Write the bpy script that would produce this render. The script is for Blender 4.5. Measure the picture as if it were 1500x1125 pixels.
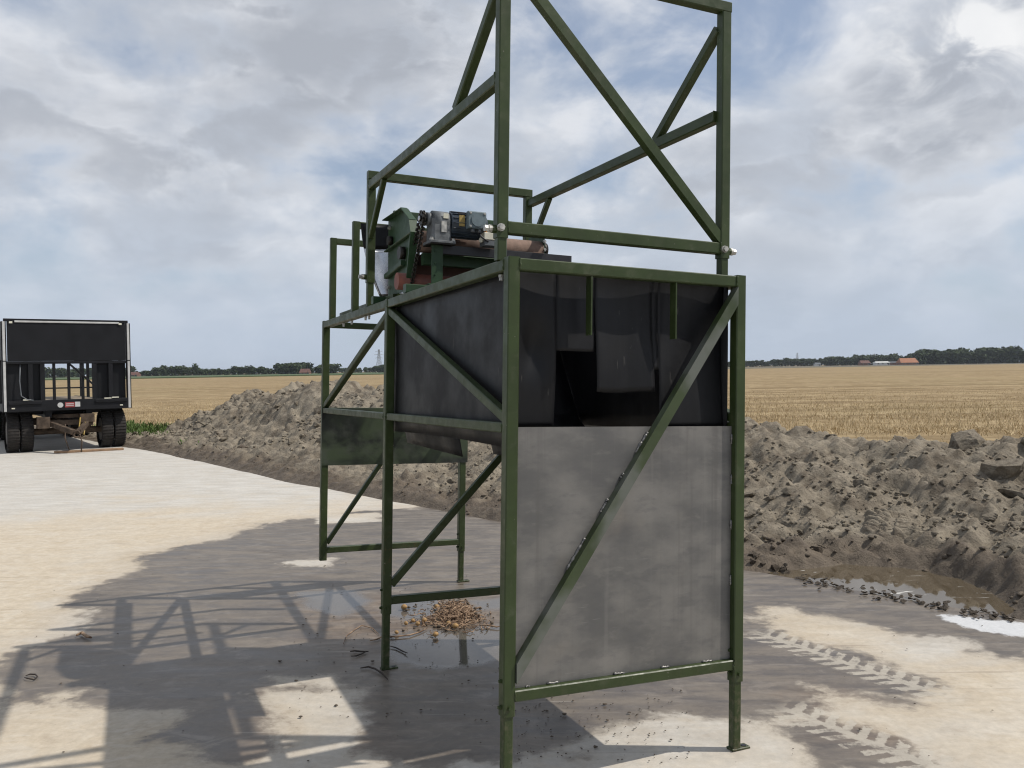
import bpy, math, random
import numpy as np
from mathutils import Vector, Matrix
random.seed(7); rng = np.random.default_rng(11)
scene = bpy.context.scene
col = scene.collection
for o in list(bpy.data.objects): bpy.data.objects.remove(o)

# ------------------------------------------------------------------ camera
EYE = 1.6
FPX = 1269.6                                   # focal length in pixels of a 1500 px wide frame
PITCH, ROLL = -0.0172, -0.0153
cam = bpy.data.cameras.new('camera'); camo = bpy.data.objects.new('camera', cam); col.objects.link(camo)
cam.sensor_width = 36; cam.lens = FPX * 36 / 1500; cam.clip_start = .05; cam.clip_end = 9000
def nRx(a): c, s = math.cos(a), math.sin(a); return np.array([[1,0,0],[0,c,-s],[0,s,c]])
def nRy(a): c, s = math.cos(a), math.sin(a); return np.array([[c,0,s],[0,1,0],[-s,0,c]])
RC = nRy(ROLL) @ nRx(-PITCH)
ax, ay, az = RC.T @ np.array([1,0,0]), RC.T @ np.array([0,0,1]), -(RC.T @ np.array([0,1,0]))
camo.matrix_world = Matrix(((ax[0],ay[0],az[0],0),(ax[1],ay[1],az[1],0),(ax[2],ay[2],az[2],EYE),(0,0,0,1)))
scene.camera = camo
def ray(X, Y): return RC.T @ np.array([(X-750)/FPX, 1, (562.5-Y)/FPX])
def gp(X, Y, z=0.0):
    d = ray(X, Y); k = (z-EYE)/d[2]; return (d[0]*k, d[1]*k)

# ------------------------------------------------------------------ light
SUN_EL, SUN_STR = 52.0, 3.9
sun = bpy.data.lights.new('sun', 'SUN'); suno = bpy.data.objects.new('sun', sun); col.objects.link(suno)
sun.energy = SUN_STR; sun.angle = math.radians(.6); sun.color = (1, .945, .86)
el = math.radians(SUN_EL); sdir = Vector((math.cos(el), -.012, math.sin(el)))   # towards the sun: due right of the camera
suno.rotation_euler = sdir.to_track_quat('Z', 'Y').to_euler()
scene.view_settings.view_transform = 'Standard'; scene.view_settings.look = 'None'
scene.cycles.filter_width = 1.15; scene.view_settings.exposure = 0.0; scene.view_settings.gamma = 1
W = bpy.data.worlds.new('World'); scene.world = W; W.use_nodes = True

class NT:
    """small node-tree helper"""
    def __init__(s, tree): s.t = tree; s.n = tree.nodes; s.l = tree.links
    def add(s, typ, props=None, **ins):
        nd = s.n.new(typ)
        for k, v in (props or {}).items(): setattr(nd, k, v)
        for k, v in ins.items():
            key = int(k[1:]) if k[0] == 'i' and k[1:].isdigit() else k.replace('_', ' ')
            s.set(nd.inputs[key], v)
        return nd
    def set(s, sock, v):
        if isinstance(v, bpy.types.NodeSocket): s.l.new(v, sock)
        elif isinstance(v, bpy.types.Node): s.l.new(v.outputs[0], sock)
        else:
            if isinstance(v, tuple) and len(v) == 3 and sock.type == 'RGBA': v = v + (1,)
            sock.default_value = v
    def math(s, op, a, b=0.0, c=0.0, clamp=False):
        nd = s.n.new('ShaderNodeMath'); nd.operation = op; nd.use_clamp = clamp
        s.set(nd.inputs[0], a); s.set(nd.inputs[1], b); s.set(nd.inputs[2], c); return nd.outputs[0]
    def vmath(s, op, a, b=(0,0,0)):
        nd = s.n.new('ShaderNodeVectorMath'); nd.operation = op
        s.set(nd.inputs[0], a); s.set(nd.inputs[1], b); return nd
    def mix(s, f, a, b, blend='MIX'):
        nd = s.n.new('ShaderNodeMix'); nd.data_type = 'RGBA'; nd.blend_type = blend
        s.set(nd.inputs[0], f); s.set(nd.inputs[6], a); s.set(nd.inputs[7], b); return nd.outputs[2]
    def mixf(s, f, a, b):
        nd = s.n.new('ShaderNodeMix'); nd.data_type = 'FLOAT'
        s.set(nd.inputs[0], f); s.set(nd.inputs[2], a); s.set(nd.inputs[3], b); return nd.outputs[0]
    def step(s, v, lo, hi, a=0.0, b=1.0):
        nd = s.n.new('ShaderNodeMapRange'); nd.interpolation_type = 'SMOOTHSTEP'
        s.set(nd.inputs[0], v); nd.inputs[1].default_value = lo; nd.inputs[2].default_value = hi
        nd.inputs[3].default_value = a; nd.inputs[4].default_value = b; return nd.outputs[0]
    def noise(s, vec, scale, detail=6, rough=.55, dist=0.0, dim='3D'):
        nd = s.n.new('ShaderNodeTexNoise'); nd.noise_dimensions = dim
        if vec is not None: s.set(nd.inputs['Vector'], vec)
        s.set(nd.inputs['Scale'], scale); nd.inputs['Detail'].default_value = detail
        nd.inputs['Roughness'].default_value = rough; nd.inputs['Distortion'].default_value = dist
        return nd.outputs[0]
    def mapping(s, vec, loc=(0,0,0), rot=(0,0,0), sc=(1,1,1)):
        nd = s.n.new('ShaderNodeMapping'); s.set(nd.inputs[0], vec)
        nd.inputs[1].default_value = loc; nd.inputs[2].default_value = rot; nd.inputs[3].default_value = sc
        return nd.outputs[0]
    def attr(s, name):
        nd = s.n.new('ShaderNodeAttribute'); nd.attribute_name = name; return nd.outputs['Fac']
    def bump(s, h, strength, dist, normal=None):
        nd = s.n.new('ShaderNodeBump'); s.set(nd.inputs['Height'], h)
        nd.inputs['Strength'].default_value = strength; nd.inputs['Distance'].default_value = dist
        if normal: s.set(nd.inputs['Normal'], normal)
        return nd.outputs[0]

# sky: Nishita + a layer of broken cloud laid out on a plane overhead
w = NT(W.node_tree); w.n.clear()
sky = w.add('ShaderNodeTexSky', dict(sky_type='NISHITA', sun_disc=False, sun_elevation=el, sun_rotation=math.radians(90),
            altitude=0, air_density=1.0, dust_density=1.2, ozone_density=1.4))
D = w.vmath('NORMALIZE', w.add('ShaderNodeTexCoord').outputs['Generated']).outputs[0]
sp = w.add('ShaderNodeSeparateXYZ', i0=D)
zz = w.math('ADD', w.math('MAXIMUM', sp.outputs[2], 0.0), .16)
cx, cy = w.math('DIVIDE', sp.outputs[0], zz), w.math('DIVIDE', sp.outputs[1], zz)
P = w.add('ShaderNodeCombineXYZ', i0=cx, i1=cy, i2=0.0).outputs[0]
SKY_STR = .10
HAZE = .00009
SKY_TINT = (.95, 1.0, 1.06)
CL_WHITE, CL_SOFT, CL_GREY, CL_VEIL, CL_SUN = (8.0,8.2,8.6), (5.8,6.25,7.0), (4.35,4.6,5.1), (4.9,5.7,6.9), (10.5,10.4,10.2)
BASES = [(1310,165,.07,.55), (1440,150,.06,.45), (580,85,.12,.42), (360,110,.10,.25)]      # grey undersides
CLOUDS = [(1400,90,.14,.15), (560,70,.15,.15), (520,185,.10,-.14), (1120,40,.09,-.13), (260,60,.10,-.04), (120,230,.25,.09), (1250,330,.2,.06), (330,330,.2,.05)]
CUM_TOP = (1420, 60, .10, 1.0)
DS = w.mapping(D, sc=(1.0, 1.0, 1.75))
def cloud(off_, sc_, det, rgh, dist=.15): return w.noise(w.mapping(DS, off_), sc_, det, rgh, dist)
def dir_(X, Y): d = ray(X, Y); return d/np.linalg.norm(d)
def blob(X, Y, rad, amp, flat=1.6):               # more (or less) cloud around one direction of the sky
    c = dir_(X, Y); v = w.vmath('MULTIPLY', w.vmath('SUBTRACT', D, tuple(c)).outputs[0], (1, 1, flat)).outputs[0]
    q = w.math('DIVIDE', w.vmath('LENGTH', v).outputs['Value'], rad)
    return w.math('MULTIPLY', w.math('EXPONENT', w.math('MULTIPLY', w.math('MULTIPLY', q, q), -1.0)), amp)
def field(lift):                                  # cloud density; lift looks a little higher up in the sky
    a = cloud((3.1, 1.4, 2.0+lift), 2.6, 3, .5); b = cloud((8.7, 5.9, .5+lift), 6.5, 9, .56, .3)
    return w.math('ADD', w.math('MULTIPLY', a, .55), w.math('MULTIPLY', b, .55))
extra = None
for c_ in CLOUDS:
    k_ = blob(*c_); extra = k_ if extra is None else w.math('ADD', extra, k_)
d0 = w.math('ADD', field(0.0), extra); d1 = w.math('ADD', field(.075), extra)
cover = w.step(d0, .44, .61)
under = w.step(w.math('SUBTRACT', d1, d0), -.05, .075)           # more cloud above: we look at an underside
thick = w.step(d0, .56, .80)
shade = w.math('MULTIPLY', w.math('MAXIMUM', w.math('MULTIPLY', under, .85), w.math('MULTIPLY', thick, .75)), w.step(d0, .50, .66))
puff = w.step(cloud((6.6, 1.9, 3.3), 8.0, 8, .6, .5), .34, .66)
for c_ in BASES: shade = w.math('MINIMUM', w.math('ADD', shade, w.math('MULTIPLY', w.math('MULTIPLY', blob(*c_), puff), w.step(d0, .50, .70))), 1.0)
tops = w.math('MULTIPLY', blob(*CUM_TOP), w.step(cloud((1.6, 7.9, .3), 10.0, 8, .58, .6), .36, .60))
shade = w.math('MULTIPLY', shade, w.math('SUBTRACT', 1.0, w.math('MINIMUM', tops, .9)))
white = w.mix(w.step(cloud((2.2, 4.4, 1.1), 9.0, 6, .55), .40, .64), CL_SOFT, CL_WHITE)
white = w.mix(w.math('MINIMUM', tops, .8), white, CL_SUN)
ccol = w.mix(shade, white, CL_GREY)
blue = w.mix(.34, w.mix(1.0, sky.outputs[0], SKY_TINT, 'MULTIPLY'), CL_SOFT)      # thin high veil over the blue
skc = w.mix(w.math('MULTIPLY', cover, .92), blue, ccol)
# towards the horizon everything thins out into one pale veil
low = w.step(sp.outputs[2], 0.0, .22, .85, 0.0)
skc = w.mix(low, skc, CL_VEIL)
bg = w.add('ShaderNodeBackground', Color=skc, Strength=SKY_STR)
w.l.new(bg.outputs[0], w.add('ShaderNodeOutputWorld').inputs[0])

# ------------------------------------------------------------------ mesh helpers
class MB:
    def __init__(s): s.v = []; s.f = []
    def add(s, vs, fs):
        b = len(s.v); s.v += [tuple(map(float, p)) for p in vs]; s.f += [tuple(i+b for i in f) for f in fs]; return s
    def box(s, a, b):
        (x0,y0,z0),(x1,y1,z1) = a, b
        return s.add([(x0,y0,z0),(x1,y0,z0),(x1,y1,z0),(x0,y1,z0),(x0,y0,z1),(x1,y0,z1),(x1,y1,z1),(x0,y1,z1)],
                     [(0,3,2,1),(4,5,6,7),(0,1,5,4),(1,2,6,5),(2,3,7,6),(3,0,4,7)])
    def cbox(s, a, b, c=.004):
        """box with chamfered edges, long axis chosen automatically"""
        a, b = np.minimum(a, b).astype(float), np.maximum(a, b).astype(float); d = b-a; k = int(np.argmax(d))
        m = (a+b)/2; p0, p1 = m.copy(), m.copy(); p0[k], p1[k] = a[k], b[k]
        i, j = [q for q in range(3) if q != k]
        e = [np.zeros(3), np.zeros(3)]; e[0][i] = 1; e[1][j] = 1
        return s.prism(p0, p1, e[0], e[1], d[i], d[j], c)
    def prism(s, p0, p1, e0, e1, w_, h_, c=.004):
        p0, p1, e0, e1 = map(np.asarray, (p0, p1, e0, e1)); hw, hh = w_/2, h_/2; c = min(c, hw*.8, hh*.8)
        sec = [(-hw+c,-hh),(hw-c,-hh),(hw,-hh+c),(hw,hh-c),(hw-c,hh),(-hw+c,hh),(-hw,hh-c),(-hw,-hh+c)]
        vs = [p0+e0*x+e1*y for x, y in sec]+[p1+e0*x+e1*y for x, y in sec]
        fs = [(i,(i+1)%8,8+(i+1)%8,8+i) for i in range(8)]+[tuple(range(7,-1,-1)), tuple(range(8,16))]
        return s.add(vs, fs)
    def beam(s, p0, p1, w_, h_, up=(0,0,1), c=.004):
        """bar from p0 to p1: h_ along up (made square to the bar), w_ across"""
        p0, p1 = np.asarray(p0, float), np.asarray(p1, float); d = p1-p0; d /= np.linalg.norm(d)
        u = np.asarray(up, float); u = u-d*(u@d); u /= np.linalg.norm(u); r = np.cross(d, u)
        return s.prism(p0, p1, r, u, w_, h_, c)
    def tube(s, pts, r, n=8, caps=True):
        pts = [np.asarray(p, float) for p in pts]; rs = r if isinstance(r, (list, tuple)) else [r]*len(pts); rings = []
        for i, p in enumerate(pts):
            d = pts[min(i+1, len(pts)-1)]-pts[max(i-1, 0)]; d /= np.linalg.norm(d)+1e-12
            a = np.array([0,0,1.]) if abs(d[2]) < .9 else np.array([1.,0,0]); x = np.cross(d, a); x /= np.linalg.norm(x); y = np.cross(d, x)
            rings.append([p+(x*math.cos(t)+y*math.sin(t))*rs[i] for t in np.linspace(0, 2*math.pi, n, endpoint=False)])
        vs = [q for R in rings for q in R]
        fs = [(k*n+i, k*n+(i+1)%n, (k+1)*n+(i+1)%n, (k+1)*n+i) for k in range(len(pts)-1) for i in range(n)]
        if caps: fs += [tuple(range(n-1,-1,-1)), tuple(range((len(pts)-1)*n, len(pts)*n))]
        return s.add(vs, fs)
    def sheet(s, grid, th):
        """grid[i][j] of points -> a sheet with thickness th along its mean normal"""
        g = np.asarray(grid, float); ni, nj = g.shape[:2]
        du = np.gradient(g, axis=0) if ni > 1 else 0; dv = np.gradient(g, axis=1)
        n = np.cross(du, dv); n /= np.linalg.norm(n, axis=2, keepdims=True)+1e-12
        top = (g+n*th/2).reshape(-1,3); bot = (g-n*th/2).reshape(-1,3); N = ni*nj; f = []
        for i in range(ni-1):
            for j in range(nj-1):
                a,b,c_,d = i*nj+j, (i+1)*nj+j, (i+1)*nj+j+1, i*nj+j+1; f += [(a,b,c_,d),(d+N,c_+N,b+N,a+N)]
        rim = [i*nj for i in range(ni)]+[(ni-1)*nj+j for j in range(1,nj)]+[i*nj+nj-1 for i in range(ni-2,-1,-1)]+[j for j in range(nj-2,0,-1)]
        for a, b in zip(rim, rim[1:]+rim[:1]): f.append((a, a+N, b+N, b))
        return s.add(np.vstack([top, bot]), f)
    def poly(s, pts, d):
        """flat outline pts extruded by vector d"""
        pts = [np.asarray(p, float) for p in pts]; n = len(pts); d = np.asarray(d, float)
        return s.add(pts+[p+d for p in pts], [tuple(range(n-1,-1,-1)), tuple(range(n,2*n))]+[(i,(i+1)%n,n+(i+1)%n,n+i) for i in range(n)])
    def mesh(s, name, m, smooth=False):
        me = bpy.data.meshes.new(name); me.from_pydata(s.v, [], s.f); me.update()
        if m: me.materials.append(m)
        if smooth: me.polygons.foreach_set('use_smooth', [True]*len(me.polygons))
        import bmesh
        bm = bmesh.new(); bm.from_mesh(me); bmesh.ops.recalc_face_normals(bm, faces=bm.faces); bm.to_mesh(me); bm.free()
        return me
    def build(s, name, m, parent=None, smooth=False):
        o = bpy.data.objects.new(name, s.mesh(name, m, smooth)); col.objects.link(o)
        if parent: o.parent = parent
        return o
def tag(o, label=None, cat=None, group=None, kind=None):
    for k, v in (('label',label),('category',cat),('group',group),('kind',kind)):
        if v: o[k] = v
    return o
def empty(name, loc=(0,0,0), rz=0):
    o = bpy.data.objects.new(name, None); col.objects.link(o); o.location = loc; o.rotation_euler = (0,0,rz); o.empty_display_size = .2; return o
def link(name, me, parent=None):
    o = bpy.data.objects.new(name, me); col.objects.link(o); o.parent = parent; return o
def bigmesh(name, verts, faces, m, smooth=True):
    verts = np.asarray(verts, np.float32); faces = np.asarray(faces, np.int32); k = faces.shape[1]
    me = bpy.data.meshes.new(name); me.vertices.add(len(verts)); me.vertices.foreach_set('co', verts.ravel())
    me.loops.add(faces.size); me.loops.foreach_set('vertex_index', faces.ravel())
    me.polygons.add(len(faces)); me.polygons.foreach_set('loop_start', np.arange(0, faces.size, k, dtype=np.int32))
    me.update(calc_edges=True); me.validate()
    if smooth: me.polygons.foreach_set('use_smooth', np.ones(len(me.polygons), bool))
    me.materials.append(m); return me
def fattr(me, name, vals):
    a = me.attributes.new(name, 'FLOAT', 'POINT'); a.data.foreach_set('value', np.asarray(vals, np.float32))
# lattice noise for terrain
def vnoise(x, y, seed=0):
    xi, yi = np.floor(x).astype(np.int64), np.floor(y).astype(np.int64); fx, fy = x-xi, y-yi
    def h(a, b):
        n = (a*374761393+b*668265263+seed*1442695041) & 0xffffffff; n = ((n ^ (n >> 13))*1274126177) & 0xffffffff
        return ((n ^ (n >> 16)) & 0xffff)/65535.0
    u, v = fx*fx*(3-2*fx), fy*fy*(3-2*fy)
    return (h(xi,yi)*(1-u)+h(xi+1,yi)*u)*(1-v)+(h(xi,yi+1)*(1-u)+h(xi+1,yi+1)*u)*v
def fbm(x, y, oct=4, seed=0, gain=.5):
    t = 0; a = 1; n = 0
    for i in range(oct): t = t+a*vnoise(x*2**i, y*2**i, seed+i); n += a; a *= gain
    return t/n-.5
def sdpoly(px, py, poly):
    """signed distance to a polygon, positive inside"""
    poly = np.asarray(poly, float); d = np.full(px.shape, 1e9); ins = np.zeros(px.shape, bool)
    for (x0,y0),(x1,y1) in zip(poly, np.roll(poly, -1, 0)):
        ex, ey = x1-x0, y1-y0; t = np.clip(((px-x0)*ex+(py-y0)*ey)/(ex*ex+ey*ey+1e-12), 0, 1)
        d = np.minimum(d, np.hypot(px-x0-t*ex, py-y0-t*ey))
        c = ((y0 > py) != (y1 > py)) & (px < (x1-x0)*(py-y0)/(y1-y0+1e-12)+x0); ins ^= c
    return np.where(ins, d, -d)
def pixpoly(pts): return [gp(x, y) for x, y in pts]

# ------------------------------------------------------------------ materials
def mat(name):
    m = bpy.data.materials.new(name); m.use_nodes = True; t = NT(m.node_tree); t.n.clear()
    b = t.add('ShaderNodeBsdfPrincipled'); t.l.new(b.outputs[0], t.add('ShaderNodeOutputMaterial').inputs[0]); t.b = b
    t.obj = t.add('ShaderNodeTexCoord').outputs['Object']; return m, t
def simple(name, c, rough=.6, metal=0.0, var=.25, scale=8, spec=.5, bump=0.0, bdist=.002):
    m, t = mat(name); n = t.noise(t.obj, scale, 6, .6)
    k = t.step(n, .3, .7, 1-var, 1+var)
    t.set(t.b.inputs['Base Color'], t.mix(1.0, c, t.add('ShaderNodeCombineColor', i0=k, i1=k, i2=k), 'MULTIPLY'))
    t.set(t.b.inputs['Roughness'], t.step(n, .2, .8, max(rough-.1, .03), min(rough+.12, 1)))
    t.b.inputs['Metallic'].default_value = metal; t.b.inputs['Specular IOR Level'].default_value = spec
    if bump: t.set(t.b.inputs['Normal'], t.bump(t.noise(t.obj, scale*5, 5), bump, bdist))
    return m
def m_green(name, base, dusty):
    m, t = mat(name); n1 = t.noise(t.obj, 5, 7, .62); n2 = t.noise(t.obj, 13, 8, .68, .4); n3 = t.noise(t.obj, 90, 4, .6)
    c = t.mix(t.step(n1, .35, .7), base, tuple(x*1.35 for x in base))
    c = t.mix(t.math('MULTIPLY', t.step(n2, .52, .75), dusty), c, (.20,.185,.15))            # dried dust and scuffs
    c = t.mix(t.math('MULTIPLY', t.step(n3, .68, .73), t.step(n1, .46, .60)), c, (.24,.22,.19))  # chipped spots
    zc = t.add('ShaderNodeSeparateXYZ', i0=t.obj).outputs[2]; sp_ = t.noise(t.obj, 34, 7, .7)
    c = t.mix(t.math('MULTIPLY', t.step(t.math('ADD', zc, t.math('MULTIPLY', t.math('SUBTRACT', n1, .5), .5)), .02, .45, .42, 0), t.step(sp_, .46, .66)), c, (.17,.135,.095))   # mud splashed up from the ground
    c = t.mix(t.math('MULTIPLY', t.step(t.noise(t.obj, 2.2, 3), .58, .66), t.step(sp_, .56, .70, 0, .5)), c, (.13,.062,.03))   # rust bloom
    t.set(t.b.inputs['Base Color'], c); t.set(t.b.inputs['Roughness'], t.step(n2, .3, .8, .34, .62))
    t.b.inputs['Specular IOR Level'].default_value = .32
    t.set(t.b.inputs['Normal'], t.bump(n2, .08, .002)); return m
GREEN = m_green('green_paint', (.0265,.0400,.0125), .14)
GREEN2 = m_green('green_paint_machine', (.018,.042,.018), .10)
def m_greenb():
    m, t = mat('green_paint_burnt_by_welding'); n1 = t.noise(t.obj, 5, 7, .62); n2 = t.noise(t.obj, 13, 8, .68, .4); q = t.noise(t.mapping(t.obj, (0,0,.4)), 2.6, 4, .5)
    c = t.mix(t.step(n1, .35, .7), (.0265,.0400,.0125), (.036,.054,.017)); c = t.mix(t.step(q, .46, .58, 0, .85), c, (.115,.122,.108))
    t.set(t.b.inputs['Base Color'], c); t.set(t.b.inputs['Roughness'], t.step(n2, .3, .8, .35, .62)); return m
GREENB = m_greenb()
def m_panel():
    m, t = mat('mottled_green_sheet'); a = t.noise(t.mapping(t.obj, sc=(1,1,1.6)), 2.6, 6, .58, .5); b = t.noise(t.obj, 11, 6, .6)
    c = t.mix(t.step(a, .36, .64), (.010,.013,.011), (.045,.062,.034)); c = t.mix(t.step(b, .45, .75, 0, .5), c, (.06,.066,.055))
    t.set(t.b.inputs['Base Color'], c); t.set(t.b.inputs['Roughness'], t.step(b, .3, .8, .4, .65)); t.b.inputs['Specular IOR Level'].default_value = .35; return m
PANEL = m_panel()
def m_plate():
    m, t = mat('bare_steel_plate'); a = t.noise(t.mapping(t.obj, (3,1,2), sc=(1.2,1.2,1.7)), 2.8, 6, .52); b = t.noise(t.mapping(t.obj, sc=(1,1,2.6)), 7, 7, .66); g = t.noise(t.obj, 140, 4)
    s = t.noise(t.mapping(t.obj, sc=(22,22,.45)), 1.0, 5, .6); f = t.noise(t.mapping(t.obj, rot=(0,.5,0), sc=(1,1,30)), 6, 3)
    c = t.mix(t.step(a, .33, .67), (.112,.110,.107), (.20,.191,.178)); c = t.mix(t.step(b, .50, .64, 0, .40), c, (.100,.098,.098)); c = t.mix(t.step(b, .32, .46, .4, 0), c, (.205,.196,.182))
    c = t.mix(t.step(s, .52, .68, 0, .45), c, (.105,.10,.095)); c = t.mix(t.step(s, .30, .42, .25, 0), c, (.23,.22,.205)); c = t.mix(t.step(t.noise(t.obj, 1.3, 5), .54, .70, 0, .4), c, (.235,.195,.15)); c = t.mix(t.step(f, .70, .74, 0, .35), c, (.30,.29,.28)); c = t.mix(t.step(g, .62, .72, 0, .3), c, (.12,.09,.07))
    t.set(t.b.inputs['Base Color'], c); t.b.inputs['Metallic'].default_value = .35
    t.set(t.b.inputs['Roughness'], t.step(b, .3, .7, .40, .58)); t.set(t.b.inputs['Normal'], t.bump(g, .06, .001)); return m
PLATE = m_plate()
def m_dark():
    m, t = mat('black_mill_scale_steel'); s = t.noise(t.mapping(t.obj, sc=(9,9,.6)), 1.6, 6, .6); n = t.noise(t.obj, 4, 6, .6); f = t.noise(t.mapping(t.obj, sc=(1,1,.15)), 60, 3, .6)
    c = t.mix(t.step(s, .35, .7), (.0015,.0016,.0026), (.0052,.0053,.0068)); c = t.mix(t.step(n, .55, .75, 0, .35), c, (.014,.012,.011))
    c = t.mix(t.step(f, .69, .74, 0, .5), c, (.07,.066,.06))
    t.set(t.b.inputs['Base Color'], c); t.set(t.b.inputs['Roughness'], t.step(n, .3, .7, .42, .64)); t.b.inputs['Metallic'].default_value = .0; t.b.inputs['Specular IOR Level'].default_value = .30
    t.set(t.b.inputs['Normal'], t.bump(t.noise(t.obj, 3, 3), .25, .01)); return m
DARK = m_dark()
ZINC = simple('zinc_bolt', (.42,.41,.38), .45, .6, .3, 40)
STEEL = simple('polished_steel', (.55,.56,.58), .24, 1.0, .25, 6)
RUST = simple('rusty_drum', (.165,.112,.088), .75, .15, .35, 14, .3, .3)
REDRUB = simple('red_brown_roller', (.16,.048,.030), .6, 0, .3, 10)
BELT = simple('brown_belt', (.085,.045,.035), .7, 0, .3, 10)
BLACK = simple('black_paint', (.012,.012,.015), .45, 0, .3, 9)
CHAIN = simple('oily_chain', (.022,.019,.016), .45, .5, .5, 60)
MOTOR = simple('blue_grey_motor', (.028,.040,.055), .45, 0, .35, 20, .5, .2)
MGREY = simple('grey_gearbox', (.10,.108,.115), .55, 0, .4, 25, .5, .3)
TBOX = simple('terminal_box_grey', (.12,.16,.18), .5, 0, .2, 20)
YEL = simple('yellow_label', (.34,.24,.07), .5, 0, .3, 60)
REDL = simple('red_lens', (.55,.03,.015), .25, 0, .15, 10)
ORANGE = simple('amber_lens', (.75,.27,.02), .25, 0, .15, 10)
WHITEP = simple('cream_plastic', (.60,.58,.48), .5, 0, .1, 10)
GREYP = simple('grey_plastic', (.10,.11,.12), .5, 0, .15, 10)
WELD = simple('weld_bead', (.17,.165,.16), .45, .7, .5, 120)
# ------------------------------------------------------------------ the ground
LO, LS, LT = np.array([-.09, 8.92]), np.array([.64, -.7684]), np.array([.7684, .64])   # slab edge: origin, along, outward
def st(x, y): dx, dy = np.asarray(x)-LO[0], np.asarray(y)-LO[1]; return dx*LS[0]+dy*LS[1], dx*LT[0]+dy*LT[1]
def xy(s, t): return LO[0]+LS[0]*s+LT[0]*t, LO[1]+LS[1]*s+LT[1]*t
def cells(x, y, seed):
    """distance to the nearest of scattered points: lumps with creases between them"""
    xi, yi = np.floor(x).astype(np.int64), np.floor(y).astype(np.int64); best = np.full(x.shape, 9.0)
    for a in (-1,0,1):
        for b in (-1,0,1):
            n = ((xi+a)*374761393+(yi+b)*668265263+seed*1442695041) & 0xffffffff; n = ((n ^ (n >> 13))*1274126177) & 0xffffffff; n = n ^ (n >> 16)
            best = np.minimum(best, np.hypot(xi+a+(n & 0xff)/255.0-x, yi+b+((n >> 8) & 0xff)/255.0-y))
    return best
def edge(s): return .10*np.sin(s*.5+1.0)*np.exp(-((s+9)/9)**2) + .16*fbm(s*.8, s*0+3.3, 3, 5) + np.where(s > 2, (s-2)*.06, 0)

WET = [[(120,872),(180,846),(225,815),(330,784),(390,768),(470,757),(560,747),(650,742),(760,765),(1095,832),(1330,872),(1520,905),(1520,968),(1420,957),(1345,933),(1200,900),(1128,892),(1098,912),(1150,925),(1250,962),(1350,1000),
        (1345,1046),(1250,1012),(1190,1005),(1200,1055),(1130,1040),(1075,1080),(980,1040),(860,1075),(760,1130),(640,1125),(545,1100),(515,1085),(512,1015),(380,1012),(395,1095),(330,1115),(250,1075),(282,1052),(240,1042),(165,1046),(95,1018),(0,1048),(0,958),(60,945),(105,922)],
       [(1130,1060),(1200,1050),(1300,1085),(1380,1130),(1200,1130)], [(-200,1000),(0,960),(0,1045),(-200,1100)],
       [(205,915),(250,890),(260,905),(215,930)]]
DRY_IN = [[(395,990),(500,985),(498,1005),(400,1008)], [(480,752),(560,750),(560,764),(465,768)], [(420,823),(480,819),(475,829),(425,832)], [(1405,940),(1428,938),(1430,950),(1408,952)]]
PUD = [[(575,878),(640,874),(652,900),(610,912),(572,900)], [(560,930),(640,922),(740,915),(745,965),(650,985),(580,968)], [(690,880),(740,876),(742,892),(695,895)],
       [(440,868),(520,862),(540,880),(500,905),(452,890)]]
MUD = [[(430,880),(560,868),(740,872),(745,925),(640,950),(540,955),(470,935)], [(380,1020),(520,1015),(540,1100),(400,1115)], [(1180,1010),(1300,1035),(1330,1085),(1230,1080)]]
FOAM = [[(1372,902),(1400,901),(1520,915),(1520,938),(1440,925),(1392,912)]]
TAN = [[(-300,790),(40,752),(180,738),(330,742),(520,728),(640,730),(660,752),(560,752),(330,800),(230,830),(130,890),(60,960),(0,1060),(-300,1100)],
       [(-300,1040),(0,1040),(170,1040),(250,1070),(300,1130),(540,1125),(515,1010),(380,1010),(400,1130),(-300,1140)],
       [(1090,880),(1520,960),(1520,1140),(1060,1140),(1085,1000)]]
def grid1(lo, hi, dlo, dhi, dstep, cstep):
    a = [lo]
    while a[-1] < hi: a.append(a[-1]+(dstep if dlo <= a[-1] < dhi else min(cstep, max(dstep, .12*min(abs(a[-1]-dlo), abs(a[-1]-dhi))+dstep))))
    return np.array(a)
gs = grid1(-60, 22, -7.5, 8.5, .035, 1.5); gt = -grid1(-.04, 60, -.1, 8.5, .035, 1.5)[::-1]
S, T = np.meshgrid(gs, gt, indexing='ij'); T2 = np.where(T > -.5, T+edge(S)*np.clip((T+.5)/.5, 0, 1), T)
X, Y = xy(S, T2); Z = .006*fbm(X*.9, Y*.9, 3, 3)
ni, nj = S.shape; I = np.arange(ni*nj).reshape(ni, nj)
slab_f = np.stack([I[:-1,:-1], I[1:,:-1], I[1:,1:], I[:-1,1:]], -1).reshape(-1,4)
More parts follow.
